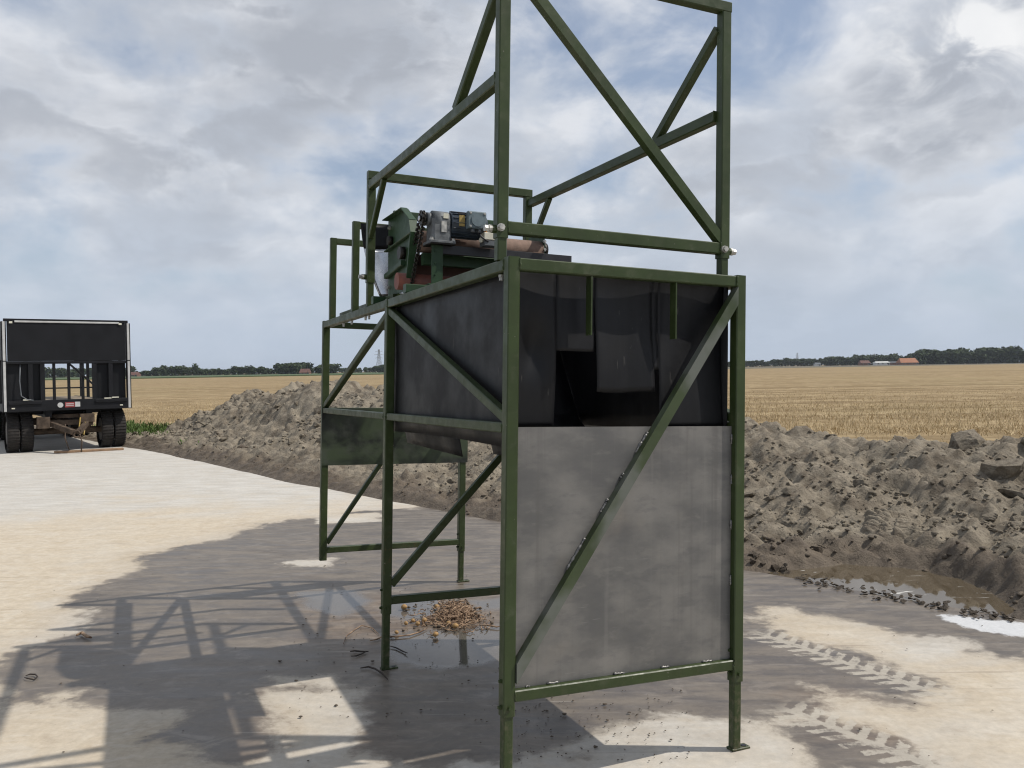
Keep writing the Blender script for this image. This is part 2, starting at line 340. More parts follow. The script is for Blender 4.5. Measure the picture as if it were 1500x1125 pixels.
def m_concrete():
    m, t = mat('stained_concrete'); o = t.obj
    wv = t.noise(o, 1.7, 8, .62, .4); ws = t.noise(t.mapping(o, rot=(0,0,.45), sc=(.8,3.4,1)), 2.6, 7, .62, .5); wf = t.noise(o, 9, 10, .72); sw = t.noise(t.mapping(o, rot=(0,0,-.35), sc=(.75,1.5,1)), 4.2, 10, .70, 1.4); gr = t.noise(o, 70, 4, .6)
    warp = t.math('ADD', t.math('MULTIPLY', t.math('SUBTRACT', wv, .5), .80), t.math('ADD', t.math('MULTIPLY', t.math('SUBTRACT', ws, .5), .22), t.math('MULTIPLY', t.math('SUBTRACT', wf, .5), .30)))
    wet = t.step(t.math('ADD', t.attr('wet'), warp), -.07, .07)
    damp = t.step(t.math('ADD', t.attr('wet'), warp), -.45, .10)
    lf = t.math('MULTIPLY', t.math('SUBTRACT', t.noise(t.mapping(o, rot=(0,0,.6), sc=(.6,1,1)), .45, 6, .62, .8), .5), 5.0)
    tan = t.step(t.math('ADD', t.math('ADD', t.attr('tan'), lf), t.math('MULTIPLY', warp, 2.2)), -.9, 1.0)
    pud = t.step(t.math('ADD', t.attr('pud'), t.math('MULTIPLY', warp, .35)), -.06, .06)
    foam = t.step(t.math('ADD', t.attr('foam'), t.math('MULTIPLY', t.math('SUBTRACT', wf, .5), .25)), -.02, .03)
    dry = t.mix(t.step(ws, .3, .7), (.405,.38,.34), (.515,.495,.455)); dry = t.mix(t.step(wv, .45, .72, 0, .5), dry, (.40,.365,.31)); dry = t.mix(t.step(sw, .5, .68, 0, .5), dry, (.48,.42,.335))
    sand = t.mix(t.step(wf, .3, .7), (.425,.345,.240), (.53,.455,.345)); sand = t.mix(t.step(ws, .46, .72, 0, .6), sand, (.34,.28,.205)); sand = t.mix(t.step(sw, .48, .64, 0, .7), sand, (.53,.475,.39)); sand = t.mix(t.step(sw, .30, .44, .6, 0), sand, (.355,.285,.20))
    dry = t.mix(t.math('MULTIPLY', tan, .82), dry, sand)
    dry = t.mix(t.step(t.noise(o, 3.3, 9, .7, .3), .57, .75, 0, .6), dry, (.33,.265,.195))
    w1 = t.mix(t.step(ws, .32, .66), (.080,.065,.052), (.165,.140,.113)); w1 = t.mix(t.step(wf, .45, .75, 0, .5), w1, (.185,.152,.117)); w1 = t.mix(t.step(sw, .50, .66, 0, .7), w1, (.205,.176,.145)); w1 = t.mix(t.step(sw, .32, .45, .65, 0), w1, (.075,.060,.048)); w1 = t.mix(t.step(wv, .52, .7, 0, .5), w1, (.085,.070,.058))
    dry = t.mix(t.math('MULTIPLY', damp, .34), dry, (.30,.24,.17))
    # tread prints: dry tread blocks left by a tyre that ran through the wet
    tre = None
    for (x0,y0),(x1,y1),wd in TRACKS:
        a = math.atan2(y1-y0, x1-x0); L = math.hypot(x1-x0, y1-y0)
        mp = t.vmath('SUBTRACT', o, (x0,y0,0)).outputs[0]
        rt = t.add('ShaderNodeVectorRotate', dict(rotation_type='Z_AXIS'), Vector=mp, Angle=-a)
        sx = t.add('ShaderNodeSeparateXYZ', i0=rt.outputs[0]); u, v = t.math('ADD', sx.outputs[0], t.math('MULTIPLY', t.math('SUBTRACT', wv, .5), .16)), t.math('ADD', sx.outputs[1], t.math('MULTIPLY', t.math('SUBTRACT', wv, .5), .07))
        av = t.math('ABSOLUTE', v)
        side = t.math('MULTIPLY', t.math('GREATER_THAN', v, 0.0), .5)
        ph = t.math('FRACT', t.math('ADD', t.math('ADD', t.math('DIVIDE', u, .088), t.math('MULTIPLY', av, 5.0)), side))
        lug = t.step(t.math('ADD', t.math('ABSOLUTE', t.math('SUBTRACT', ph, .5)), t.math('MULTIPLY', t.math('SUBTRACT', gr, .5), .30)), .20, .27)
        mid = t.step(t.math('ADD', av, t.math('MULTIPLY', t.math('SUBTRACT', wf, .5), .10)), .022, .032, 1, 0)
        pt = t.math('MAXIMUM', lug, mid)
        inb = t.math('MULTIPLY', t.step(t.math('ADD', av, t.math('MULTIPLY', t.math('SUBTRACT', wf, .5), .20)), wd-.015, wd, 1, 0),
                     t.math('MULTIPLY', t.step(u, -.1, .05), t.step(u, L-.15, L+.15, 1, 0)))
        k = t.math('MULTIPLY', t.math('MULTIPLY', pt, inb), t.step(wf, .36, .50))
        tre = k if tre is None else t.math('MAXIMUM', tre, k)
    mud = t.step(t.math('ADD', t.attr('mud'), t.math('MULTIPLY', warp, 1.0)), -.25, .25); w1 = t.mix(t.math('MULTIPLY', mud, t.step(wf, .3, .6, .55, .95)), w1, t.mix(t.step(sw, .35, .65), (.105,.075,.052), (.20,.155,.115)))
    col_ = t.mix(wet, dry, w1); col_ = t.mix(pud, col_, (.105,.093,.08)); col_ = t.mix(t.math('MULTIPLY', tre, .72), col_, (.43,.395,.335)); col_ = t.mix(foam, col_, (.52,.525,.53))
    spk = t.step(t.noise(o, 30, 5, .62), .68, .73, 0, .6); col_ = t.mix(spk, col_, (.09,.07,.055))
    fm = t.noise(o, 24, 9, .74); k_ = t.step(fm, .25, .75, .89, 1.11); col_ = t.mix(1.0, col_, t.add('ShaderNodeCombineColor', i0=k_, i1=k_, i2=k_), 'MULTIPLY')
    for rz_, sd_ in ((.9, 3.0), (-.5, 9.0), (.25, 17.0)):       # drag marks of buckets and tyres
        sc_ = t.noise(t.mapping(o, (sd_,sd_,0), (0,0,rz_), (.35,9,1)), 1.7, 6, .6, .25); col_ = t.mix(t.math('MULTIPLY', t.step(sc_, .63, .70), t.step(wv, .40, .60, .0, .42)), col_, (.22,.18,.14)); col_ = t.mix(t.math('MULTIPLY', t.step(sc_, .28, .36, .35, 0), t.step(wv, .42, .6)), col_, (.52,.48,.42))
    t.set(t.b.inputs['Base Color'], col_)
    r = t.mixf(wet, .85, t.step(ws, .3, .7, .30, .55)); r = t.mixf(pud, r, .05); r = t.mixf(tre, r, .8); r = t.mixf(foam, r, .6)
    t.set(t.b.inputs['Roughness'], r); t.b.inputs['Specular IOR Level'].default_value = .5
    bh = t.math('ADD', t.math('MULTIPLY', wf, .6), t.math('MULTIPLY', gr, .3)); nb = t.math('SUBTRACT', 1.0, t.math('MAXIMUM', pud, t.math('MULTIPLY', wet, .55)))
    t.set(t.b.inputs['Normal'], t.bump(t.math('MULTIPLY', bh, nb), .35, .006)); return m
TRACKS = [(gp(1112,928), gp(1385,1018), .135), (gp(1155,1040), gp(1400,1135), .14)]
CONC = m_concrete()
me = bigmesh('concrete_yard', np.stack([X, Y, Z], -1).reshape(-1,3), slab_f, CONC)
fx, fy = X.ravel(), Y.ravel()
def uni(polys): return np.max([sdpoly(fx, fy, pixpoly([(x, max(y, 600)) for x, y in q])) for q in polys], 0)
wetv = uni(WET)
for q in DRY_IN: wetv = np.minimum(wetv, -sdpoly(fx, fy, pixpoly(q))*1.5)
fattr(me, 'mud', np.clip(uni(MUD), -2, .5)); fattr(me, 'wet', np.clip(wetv, -3, .5)); fattr(me, 'tan', np.clip(uni(TAN), -3, 1)); fattr(me, 'pud', np.clip(uni(PUD), -1, .5)); fattr(me, 'foam', np.clip(uni(FOAM), -1, .5))
tag(link('concrete_yard', me), 'pale concrete yard with wet patches and sandy stains', kind='structure')

# dug-out soil along the edge of the yard
PUDDLE = pixpoly([(1140,838),(1240,826),(1330,832),(1405,846),(1450,866),(1480,892),(1450,897),(1350,882),(1250,864),(1180,849)])
TKX, TKY = gp(1308, 776, .16); TKS, TKT = [float(q) for q in st(TKX, TKY)]                                # where a tractor tyre pressed its print
PCR_S = [-30,-22,-18,-16.2,-14.6,-13,-11.5,-9.5,-6,-2,0,1.6,2.6,3.1,3.6,5,12,22]
PCR_H = [.03,.06,.14,.25,.70,1.05,1.20,1.36,1.30,1.12,.80,.70,.70,.74,.70,.64,.6,.6]
def LUMP(s, t):
    wx, wy = .5*fbm(s*2.2, t*2.2, 3, 81), .5*fbm(s*2.2, t*2.2, 3, 82); big = np.clip(.5+3*fbm(s*.7, t*.7, 2, 83), .15, 1)
    return big*.11*(.42-cells(s*2.6+2*wx, t*2.6+2*wy, 5))+.085*(.42-cells(s*6.5+3*wx, t*6.5+3*wy, 6))+.034*(.4-cells(s*14, t*14, 8))
def soil_h(s, t, x, y, fine=True):
    te = t-edge(s); c = np.interp(s, PCR_S, PCR_H)
    wob = .7*fbm(s*.35, t*.2, 3, 21)
    pr = np.interp(te+wob*np.clip(te, 0, 1), [-.4,-.02,.15,.5,1.0,1.6,2.3,3.0,3.6,4.1,4.7,5.4,6.1,7], [-.09,-.02,.08,.15,.23,.34,.52,.74,.93,1.0,.90,.45,.0,-.09])
    left = np.clip((-s-3)/4, 0, 1); pr2 = np.interp(te, [-.4,-.02,.3,.8,1.6,2.3,2.9,3.6,4.6,6], [-.09,-.02,.10,.2,.42,.80,1.0,.92,.3,-.06])
    h = c*(pr*(1-left)+pr2*left)
    amp = np.where(s > -2, .62, 1.0)*np.clip(te*.55, 0, 1)*np.clip((np.where(s > -3, 6.2, 5.2)-te)/1.2, 0, 1)*np.clip(c*1.6, .25, 1)
    r1 = 1-np.abs(fbm(s*1.3+.3*t, t*1.3, 3, 31))*4; r2 = 1-np.abs(fbm(s*3.4, t*3.4+.4*s, 3, 41))*4
    h = h+amp*(.55*fbm(s*.9, t*.9, 4, 51)+.10*(r1-.5)+.075*(r2-.5))
    tk = np.exp(-((s-TKS)/.42)**2-((t-TKT)/.36)**2); amp = amp*(1-.8*tk)
    if fine: h = h+(1-.92*tk)*np.clip(te*2.5, 0, 1)*np.clip((np.where(s > -3, 6.4, 5.4)-te), 0, 1)*(.15*fbm(s*4.5, t*4.5, 4, 61, .62)+.085*fbm(s*12, t*12, 2, 71)+LUMP(s, t))
    fa = np.clip((-15.2-s)/1.5, 0, 1)*np.clip((t-.7)/.8, 0, 1); h = h*(1-fa)-.12*fa
    ps = sdpoly(x, y, PUDDLE); k = np.clip((ps+.22)/.30, 0, 1); k = k*k*(3-2*k)
    return h*(1-k)-.05*k
ss = np.concatenate([np.arange(-30,-17,.10), np.arange(-17,-4,.05), np.arange(-4,7,.032), np.arange(7,16,.12)]); tt = np.concatenate([np.arange(-.2,5.0,.034), np.arange(5.0,7.1,.12)])
S, T = np.meshgrid(ss, tt, indexing='ij'); X, Y = xy(S, T); H = soil_h(S, T, X, Y)
ni, nj = S.shape; I = np.arange(ni*nj).reshape(ni, nj)
sf = np.stack([I[:-1,:-1], I[1:,:-1], I[1:,1:], I[:-1,1:]], -1).reshape(-1,4)
def m_soil(name):
    m, t = mat(name); a = t.noise(t.obj, 1.1, 7, .6, .3); b = t.noise(t.obj, 7, 8, .7); c = t.noise(t.obj, 30, 6, .7)
    g = t.add('ShaderNodeNewGeometry').outputs['Position']
    moist = t.step(t.math('ADD', t.attr('moist'), t.math('MULTIPLY', t.math('SUBTRACT', a, .5), 1.6)), .25, .75)
    d = t.mix(t.step(b, .3, .7), (.155,.130,.098), (.275,.238,.184)); d = t.mix(t.step(a, .45, .7, 0, .6), d, (.325,.285,.222)); pt2 = t.noise(t.obj, 2.4, 8, .66, .5); d = t.mix(t.step(pt2, .50, .64, 0, .75), d, (.115,.093,.070)); d = t.mix(t.step(c, .55, .75, 0, .45), d, (.15,.115,.08))
    wt = t.mix(t.step(b, .3, .7), (.080,.062,.046), (.16,.128,.094))
    t.set(t.b.inputs['Base Color'], t.mix(moist, d, wt)); t.set(t.b.inputs['Roughness'], t.mixf(moist, .95, .6)); t.b.inputs['Specular IOR Level'].default_value = .25
    t.set(t.b.inputs['Normal'], t.bump(t.math('ADD', b, t.math('MULTIPLY', c, .5)), .85, .05)); return m
SOIL = m_soil('dug_soil')
me = bigmesh('soil_heap', np.stack([X, Y, H], -1).reshape(-1,3), sf, SOIL)
def moistf(s, t, x, y):
    te = t-edge(s); return np.clip(1.05-te/np.where(s > -3, .95, .8)*1.0, 0, 1)+np.clip(1-np.abs(sdpoly(x, y, PUDDLE))/.5, 0, 1)
fattr(me, 'moist', moistf(S, T, X, Y).ravel())
heap = tag(link('soil_heap', me), 'long heap of dug grey brown soil along the yard edge', kind='structure')

# water in the rut at the foot of the heap
m, t = mat('muddy_water'); n = t.noise(t.obj, 5, 6, .6, .5)
fo = t.step(t.noise(t.mapping(t.obj, rot=(0,0,.75), sc=(1,4.5,1)), 3.2, 6, .6, .8), .64, .70)
t.set(t.b.inputs['Base Color'], t.mix(t.math('MULTIPLY', fo, .8), t.mix(n, (.065,.05,.032), (.115,.092,.062)), (.75,.74,.70)))
t.set(t.b.inputs['Roughness'], t.mixf(fo, .04, .5)); t.set(t.b.inputs['Normal'], t.bump(t.noise(t.obj, 14, 2), .03, .004))
pc = np.mean(PUDDLE, 0); me = MB().add([(pc[0]+(x-pc[0])*1.2, pc[1]+(y-pc[1])*1.4, -.010) for x, y in PUDDLE], [tuple(range(len(PUDDLE)))]).mesh('puddle', m)
tag(link('puddle', me), 'muddy puddle between the soil heap and the concrete', kind='structure')

# clods: convex lumps lying on the heap
import bmesh
def clod_mesh(k):
    bm = bmesh.new(); r = random.Random(k)
    for i in range(15):
        v = Vector((r.gauss(0,1), r.gauss(0,1), r.gauss(0,1))).normalized()*r.uniform(.75,1.05); bm.verts.new((v.x*.5, v.y*.42, v.z*.34))
    o = bmesh.ops.convex_hull(bm, input=bm.verts); bmesh.ops.delete(bm, geom=[e for e in o['geom_interior'] if isinstance(e, bmesh.types.BMVert)], context='VERTS')
    bmesh.ops.triangulate(bm, faces=bm.faces)
    me = bpy.data.meshes.new('clod'); bm.to_mesh(me); bm.free(); me.materials.append(SOIL); return me
clods = [clod_mesh(k) for k in range(10)]
for me in clods: fattr(me, 'moist', [0.0]*len(me.vertices))
wetclods = [c.copy() for c in clods]
for me in wetclods: me.attributes['moist'].data.foreach_set('value', [.9]*len(me.vertices))
def put_clod(s, t, size, wet=False, name='clod'):
    x, y = xy(s, t); h = float(soil_h(np.array([s]), np.array([t]), np.array([x]), np.array([y]))[0])
    o = link(name, random.choice(wetclods if wet else clods), heap); o.location = (x, y, h+size*.10)
    o.rotation_euler = (random.uniform(-.5,.5), random.uniform(-.5,.5), random.uniform(0,6.3)); q = size; o.scale = (q*random.uniform(.8,1.3), q*random.uniform(.8,1.2), q*random.uniform(.7,1.1)); return o
nclod = 0
while nclod < 170:
    left = random.random() < .38
    s = random.uniform(-15.5,-3) if left else random.uniform(-2.2,6.5); t = random.triangular(.25,3.1,1.8) if left else random.triangular(.25,4.4,2.2)
    x, y = xy(s, t)
    if sdpoly(np.array([x]), np.array([y]), PUDDLE)[0] > -.1: continue
    put_clod(s, t, random.choice([.06,.08,.10,.13,.17])*(1.3 if left else .9), t < .8 and random.random() < .8); nclod += 1
for i in range(150):                                  # wet lumps that mark the near rim of the puddle
    f = random.random(); px, py = 1165+f*320, 848+f*62+random.gauss(0,3.6)
    x, y = gp(px, py); s, t = st(x, y); o = put_clod(float(s), float(t), random.uniform(.018,.055), True); o.scale.z *= .6; o.location.z = max(o.location.z, .012)
for i in range(30):
    px = random.uniform(1095,1180); py = 826+(px-1095)*.2+random.gauss(0,3); x, y = gp(px, py); s, t = st(x, y); put_clod(float(s), float(t), random.uniform(.05,.1), True)
def lump_mesh(k):
    bm = bmesh.new(); r = random.Random(700+k); ph_ = [r.uniform(0,6.3) for _ in range(6)]
    for i in range(46):
        v = Vector((r.gauss(0,1), r.gauss(0,1), r.gauss(0,1))).normalized(); q = .42+.07*math.sin(3*v.x+ph_[0])+.06*math.sin(4*v.y+ph_[1])+.05*math.sin(5*v.z+ph_[2]); q *= r.uniform(.86,1.05); bm.verts.new((v.x*q*1.15, v.y*q, v.z*q*.66))
    o = bmesh.ops.convex_hull(bm, input=bm.verts); bmesh.ops.delete(bm, geom=[e for e in o['geom_interior'] if isinstance(e, bmesh.types.BMVert)], context='VERTS')
    bmesh.ops.triangulate(bm, faces=bm.faces); bmesh.ops.subdivide_edges(bm, edges=bm.edges, cuts=1, use_grid_fill=True)
    for v in bm.verts: v.co *= 1+.10*(r.random()-.5)
    me = bpy.data.meshes.new('clod'); bm.to_mesh(me); bm.free(); me.materials.append(SOIL); fattr(me, 'moist', [0.0]*len(me.vertices)); return me
lumps = [lump_mesh(k) for k in range(6)]
for i in range(40):
    if i == 0: s_, t_, q = 2.9, 4.0, .55
    elif i == 1: s_, t_, q = 3.6, 3.1, .42
    elif i < 28: s_, t_, q = random.uniform(-.6,5.2), random.uniform(1.0,4.2), random.uniform(.12,.28)
    else: s_, t_, q = random.uniform(-13,-5), random.uniform(.8,2.8), random.uniform(.18,.34)
    o = put_clod(s_, t_, q); o.data = lumps[i % 6]; o.location.z -= q*.06
# countless smaller crumbs of the same soil, joined
cv = [np.array([v.co[:] for v in c.vertices]) for c in clods]; cf = [np.array([p.vertices[:] for p in c.polygons]) for c in clods]
N = 30000; s = np.where(rng.random(N) < .36, rng.uniform(-20,-2.5,N), rng.uniform(-2.5,7,N)); t = np.where(s < -2.5, rng.triangular(.0,1.5,3.4,N), rng.triangular(.0,1.8,4.8,N)); x, y = xy(s, t); h = soil_h(s, t, x, y)
ok = (sdpoly(x, y, PUDDLE) < -.03) & (fbm(s*1.1, t*1.1, 3, 77)+rng.normal(0,.10,N) > -.05); V, Fc, mo, b = [], [], [], 0
mm = moistf(s, t, x, y)
for i in np.nonzero(ok)[0]:
    k = int(rng.integers(10)); a = rng.uniform(0,6.3); q = .009+.060*rng.random()**3.5*(1.5 if s[i] < -6 else 1); R_ = np.array([[math.cos(a),-math.sin(a),0],[math.sin(a),math.cos(a),0],[0,0,1]])
    V.append(cv[k]@R_.T*q*np.array([1,1,rng.uniform(.7,1.2)])+np.array([x[i],y[i],h[i]+q*.12])); Fc.append(cf[k]+b); b += len(cv[k]); mo.append(np.full(len(cv[k]), mm[i]))
me = bigmesh('crumbs', np.vstack(V), np.vstack(Fc), SOIL, False); fattr(me, 'moist', np.concatenate(mo))
tag(link('crumbs', me, heap), kind='stuff')
# print of a tractor tyre pressed into the shelf of the heap
ta = np.array([.46,.888]); tn = np.array([.888,-.46]); ga, gb_ = np.meshgrid(np.linspace(-.46,.46,110), np.linspace(-.26,.26,62), indexing='ij')
PX, PY = TKX+ta[0]*ga+tn[0]*gb_, TKY+ta[1]*ga+tn[1]*gb_; ps, pt_ = st(PX, PY); hb_ = soil_h(ps, pt_, PX, PY)
wob_ = .012*fbm(ga*9, gb_*9, 3, 95); ab = np.abs(gb_); ph = (ga-.9*ab**1.4+wob_*2)/.078+.5*(gb_ > 0); fr_ = np.abs(ph-np.floor(ph)-.5)*2
lug = np.clip((fr_-.35)/.3, 0, 1); win = np.clip((.26-ab)/.06, 0, 1)*np.clip((.46-np.abs(ga))/.12, 0, 1)*np.clip((ab-.012)/.02, 0, 1)*np.clip(.75+2.2*fbm(ga*3, gb_*3, 2, 96), .1, 1)
hz_ = hb_-.018+win*(.026+.040*lug)+.018*fbm(ga*30, gb_*30, 3, 97)*win; nI, nJ = ga.shape; I = np.arange(nI*nJ).reshape(nI, nJ)
me = bigmesh('tyre_print', np.stack([PX, PY, hz_], -1).reshape(-1,3), np.stack([I[:-1,:-1], I[1:,:-1], I[1:,1:], I[:-1,1:]], -1).reshape(-1,4), SOIL); fattr(me, 'moist', np.full(ga.size, .25)); link('tyre_print', me, heap)

# the stubble field
def m_field():
    m, t = mat('stubble_field'); o = t.obj; a = t.noise(o, .035, 5, .55); r = t.noise(t.mapping(o, rot=(0,0,-.30), sc=(.03,1.0,1)), .33, 5, .6); r2 = t.noise(t.mapping(o, rot=(0,0,-.30), sc=(.08,1.0,1)), 1.6, 6, .65); f = t.noise(o, 6, 8, .75)
    c = t.mix(t.step(r, .3, .7), (.165,.115,.058), (.325,.245,.138)); p_ = t.noise(t.mapping(o, rot=(0,0,-.30), sc=(.7,1.0,1)), .9, 9, .76, .8); c = t.mix(t.step(r2, .5, .72, 0, .45), c, (.45,.34,.19)); c = t.mix(t.step(f, .42, .7, 0, .6), c, (.19,.135,.07)); c = t.mix(t.step(p_, .50, .62, 0, .7), c, (.43,.335,.20)); c = t.mix(t.step(p_, .36, .46, .6, 0), c, (.16,.11,.055)); c = t.mix(t.step(a, .5, .7, 0, .4), c, (.27,.22,.115))
    t.set(t.b.inputs['Base Color'], c); t.b.inputs['Roughness'].default_value = .95; t.b.inputs['Specular IOR Level'].default_value = .15
    t.set(t.b.inputs['Normal'], t.bump(f, .6, .06)); return m
FIELD = m_field()
g = MB(); n = 60; ex = np.sign(np.linspace(-1,1,n))*np.abs(np.linspace(-1,1,n))**3*4500
gv = [(x, y, -.045) for x in ex for y in ex]; gf = [(i*n+j, (i+1)*n+j, (i+1)*n+j+1, i*n+j+1) for i in range(n-1) for j in range(n-1)]
g.add(gv, gf); tag(g.build('stubble_ground', FIELD), 'flat harvested field of golden stubble reaching the horizon', kind='structure')
def m_straw(name, c1, c2):
    m, t = mat(name); n = t.noise(t.obj, .8, 5, .6); i = t.noise(t.obj, 25, 2)
    t.set(t.b.inputs['Base Color'], t.mix(t.step(i, .3, .7), c1, c2)); t.b.inputs['Roughness'].default_value = .7; t.b.inputs['Specular IOR Level'].default_value = .3; return m
STRAW = m_straw('straw', (.27,.19,.09), (.60,.47,.28)); GRASS = m_straw('grass', (.045,.085,.018), (.10,.15,.035))
def blades(N, pos, hmin, hmax, wd, lean, m, name, label, z=-.045):
    x, y = pos; h = rng.uniform(hmin, hmax, N)*np.clip((72-np.hypot(x, y))/45, .06, 1); a = rng.uniform(0, 6.283, N); l = rng.normal(0, lean, (N,2))*h[:,None]
    dx, dy = np.cos(a)*wd/2, np.sin(a)*wd/2
    zz_ = np.full(N, z); V = np.empty((N,4,3)); V[:,0] = np.stack([x-dx, y-dy, zz_], 1); V[:,1] = np.stack([x+dx, y+dy, zz_], 1)
    V[:,2] = np.stack([x+dx*.6+l[:,0], y+dy*.6+l[:,1], zz_+h], 1); V[:,3] = np.stack([x-dx*.6+l[:,0], y-dy*.6+l[:,1], zz_+h], 1)
    return tag(link(name, bigmesh(name, V.reshape(-1,3), np.arange(N*4).reshape(-1,4), m, False)), label, kind='stuff')
N = 120000; d = 8.5*np.exp(rng.random(N)*math.log(70/8.5)); fx_ = rng.uniform(-.66,.66,N); px, py = fx_*d, d
c, s_ = math.cos(.3), math.sin(.3); row = .125; rr = px*s_+py*c; al = px*c-py*s_; rr = np.round(rr/row)*row+rng.normal(0,.018,N); px, py = rr*s_+al*c, rr*c-al*s_
s1, t1 = st(px, py); k = ((t1 > np.where(s1 > -4, 5.7, 4.0)) & (fbm(rr*.35, al*.02, 3, 91)+rng.normal(0,.12,N) > -.10)) | ((s1 < -15) & (t1 > 2.6))
blades(int(k.sum()), (px[k], py[k]), .05, .14, .013, .40, STRAW, 'stubble', 'short cut golden straw stubble standing in the field')
N = 30000; d = 9*np.exp(rng.random(N)*math.log(8)); fx_ = rng.uniform(-.66,.66,N); px, py = fx_*d, d; rr = px*s_+py*c
k = (st(px, py)[1] > 5.8) & (np.abs(((rr+.8*np.sin(px*.2))/6.5) % 1-.5) < .11); blades(int(k.sum()), (px[k], py[k]), .03, .12, .022, 2.2, STRAW, 'loose_straw', 'pale loose straw lying in windrows on the stubble', -.02)
N = 14000; px, py = rng.uniform(-12,-6.0,N), rng.uniform(17.0,29,N); s1, t1 = st(px, py); k = (t1 > .9+.35*np.sin(s1*1.3)) & (t1 < 2.9+.5*np.sin(s1*.7)) & (rng.random(N) < .9)
blades(int(k.sum()), (px[k], py[k]), .08, .26, .03, .4, GRASS, 'grass_verge', 'patch of green grass between the soil and the stubble', 0)
# ------------------------------------------------------------------ the hopper machine
FM = Matrix(((.9118,-.4098,.0269),(.409,.912,.0309),(-.0372,-.0172,.9992)))
FO = Vector((-.005,3.190,2.014)); WB = 1.98                    # top of the near corner post; height of the frame over its base
mach = empty('hopper_machine'); mach.matrix_world = Matrix.Translation(FO+FM @ Vector((0,0,-WB))) @ FM.to_4x4()
tag(mach, 'tall green steel frame machine holding a black hopper, drum conveyor and grey front plate', 'machine')
Wd, Ln, Lm = 1.09, 3.264, 1.604
def off(p): return (p[0], p[1], p[2]+WB)
def part(name, a, b, m=None, parent=None, c=.004): return MB().cbox(np.add(a, (0,0,WB)), np.add(b, (0,0,WB)), c).build(name, m or GREEN, parent or mach)
def bar(name, p0, p1, w_, h_, up=(0,0,1), m=None, parent=None): return MB().beam(off(p0), off(p1), w_, h_, up).build(name, m or GREEN, parent or mach)
def rod(name, p0, p1, r, m=None, n=16, parent=None, smooth=True):
    o = MB().tube([off(p0), off(p1)], r, n).build(name, m or ZINC, parent or mach, False)
    if smooth:
        for p in o.data.polygons: p.use_smooth = len(p.vertices) == 4
    return o
def bolt(p, d, r=.012, l=.02, parent=None, m=None):
    p, d = np.asarray(p, float), np.asarray(d, float); mb = MB(); mb.tube([off(p), off(p+d*l*.45)], r*1.25, 12); mb.tube([off(p+d*l*.45), off(p+d*l)], r, 6)
    return mb.build('bolt', m or ZINC, parent or mach)
TB = .048                                                    # outer size of the posts
GP = [(x, y) for x, y in ((0,0),(Wd-TB,0),(0,Lm),(Wd-TB,Lm),(0,Ln-TB),(Wd-TB,Ln-TB))]
def ground_w(u, v):                                             # w of the ground under a place of the frame
    a = FM @ Vector((u, v, 0))+FO; return -(a.z)/FM[2][2]
for i, (u, v) in enumerate(GP):
    o = part('post', (u,v,-1.688), (u+TB,v+TB,0))
    MB().box(np.array(off((u+.002,v+.002,.0))), np.array(off((u+TB-.002,v+TB-.002,.003)))).build('end_cap', GREEN, o)
    if i == 4: continue                                         # this leg has lost its extension
    gw = ground_w(u+.024, v+.024); l = part('leg', (u+.005,v+.005,gw+.010), (u+TB-.005,v+TB-.005,-1.55))
    sx = 1
    mb = MB().cbox(np.add((u+.0,v+.004,gw+.001),(0,0,WB)), np.add((u+.090,v+.046,gw+.0105),(0,0,WB)), .002); mb.build('foot_plate', GREEN, l)
    MB().tube([off((u+.070,v+.024,gw+.0106)), off((u+.070,v+.024,gw+.0125))], .011, 14).build('bolt_hole', BLACK, l)
    bolt((u,v+.024,-1.655), (-1,0,0), .007, .012, o, GREEN); bolt((u+.024,v,-1.655), (0,-1,0), .007, .010, o, GREEN); bolt((u,v+.024,-1.56), (-1,0,0), .006, .01, o, GREEN)
E2 = .05
# top rails
part('top_rail', (TB,.001,-.047), (Wd-TB,.046,-.001)); part('top_rail', (TB,Ln-.046,-.044), (Wd-TB,Ln-.003,-.001))
for u in (.001, Wd-.047):
    part('top_rail', (u,TB,-.046), (u+.046,Lm,-.001)); part('top_rail', (u,Lm+TB,-.046), (u+.046,Ln-TB,-.001))
    part('mid_rail', (u+.002,TB,-.650), (u+.044,Lm,-.612)); part('mid_rail', (u+.002,Lm+TB,-.648), (u+.044,Ln-TB,-.612))
    bar('brace', (u+.024,Lm+.04,-.075), (u+.024,Ln-.035,-.600), .038, .036, (0,0,1)); bar('brace', (u+.024,Lm+.010,-.062), (u+.024,.035,-.600), .038, .038, (0,0,1))
part('mid_rail', (TB,Ln-.045,-.648), (Wd-TB,Ln-.004,-.610))
# lower rails: front, middle and rear; the right side is closed by a plate on its own rail
for v in (.002, Lm+.003, Ln-.045): part('lower_rail', (TB,v,-1.638), (Wd-TB,v+.042,-1.596))
bar('brace', (.050,Lm+.024,-1.535), (Wd-.07,Lm+.024,-.50), .034, .038); bar('brace', (.05,Ln-.024,-1.57), (.69,Ln-.024,-.645), .034, .030)
def diag(name, u0, w0, u1, w1, th, v0, v1, m=None):          # diagonal with ends cut plumb against the posts
    h = th/2*math.hypot(u1-u0, w1-w0)/abs(u1-u0); return MB().poly([off((u0,v0,w0-h)), off((u1,v0,w1-h)), off((u1,v0,w1+h)), off((u0,v0,w0+h))], (0,v1-v0,0)).build(name, m or GREEN, mach)
br = diag('brace', TB+.0005, -1.530, Wd-TB-.0005, -.085, .042, -.010, .0275, GREENB)
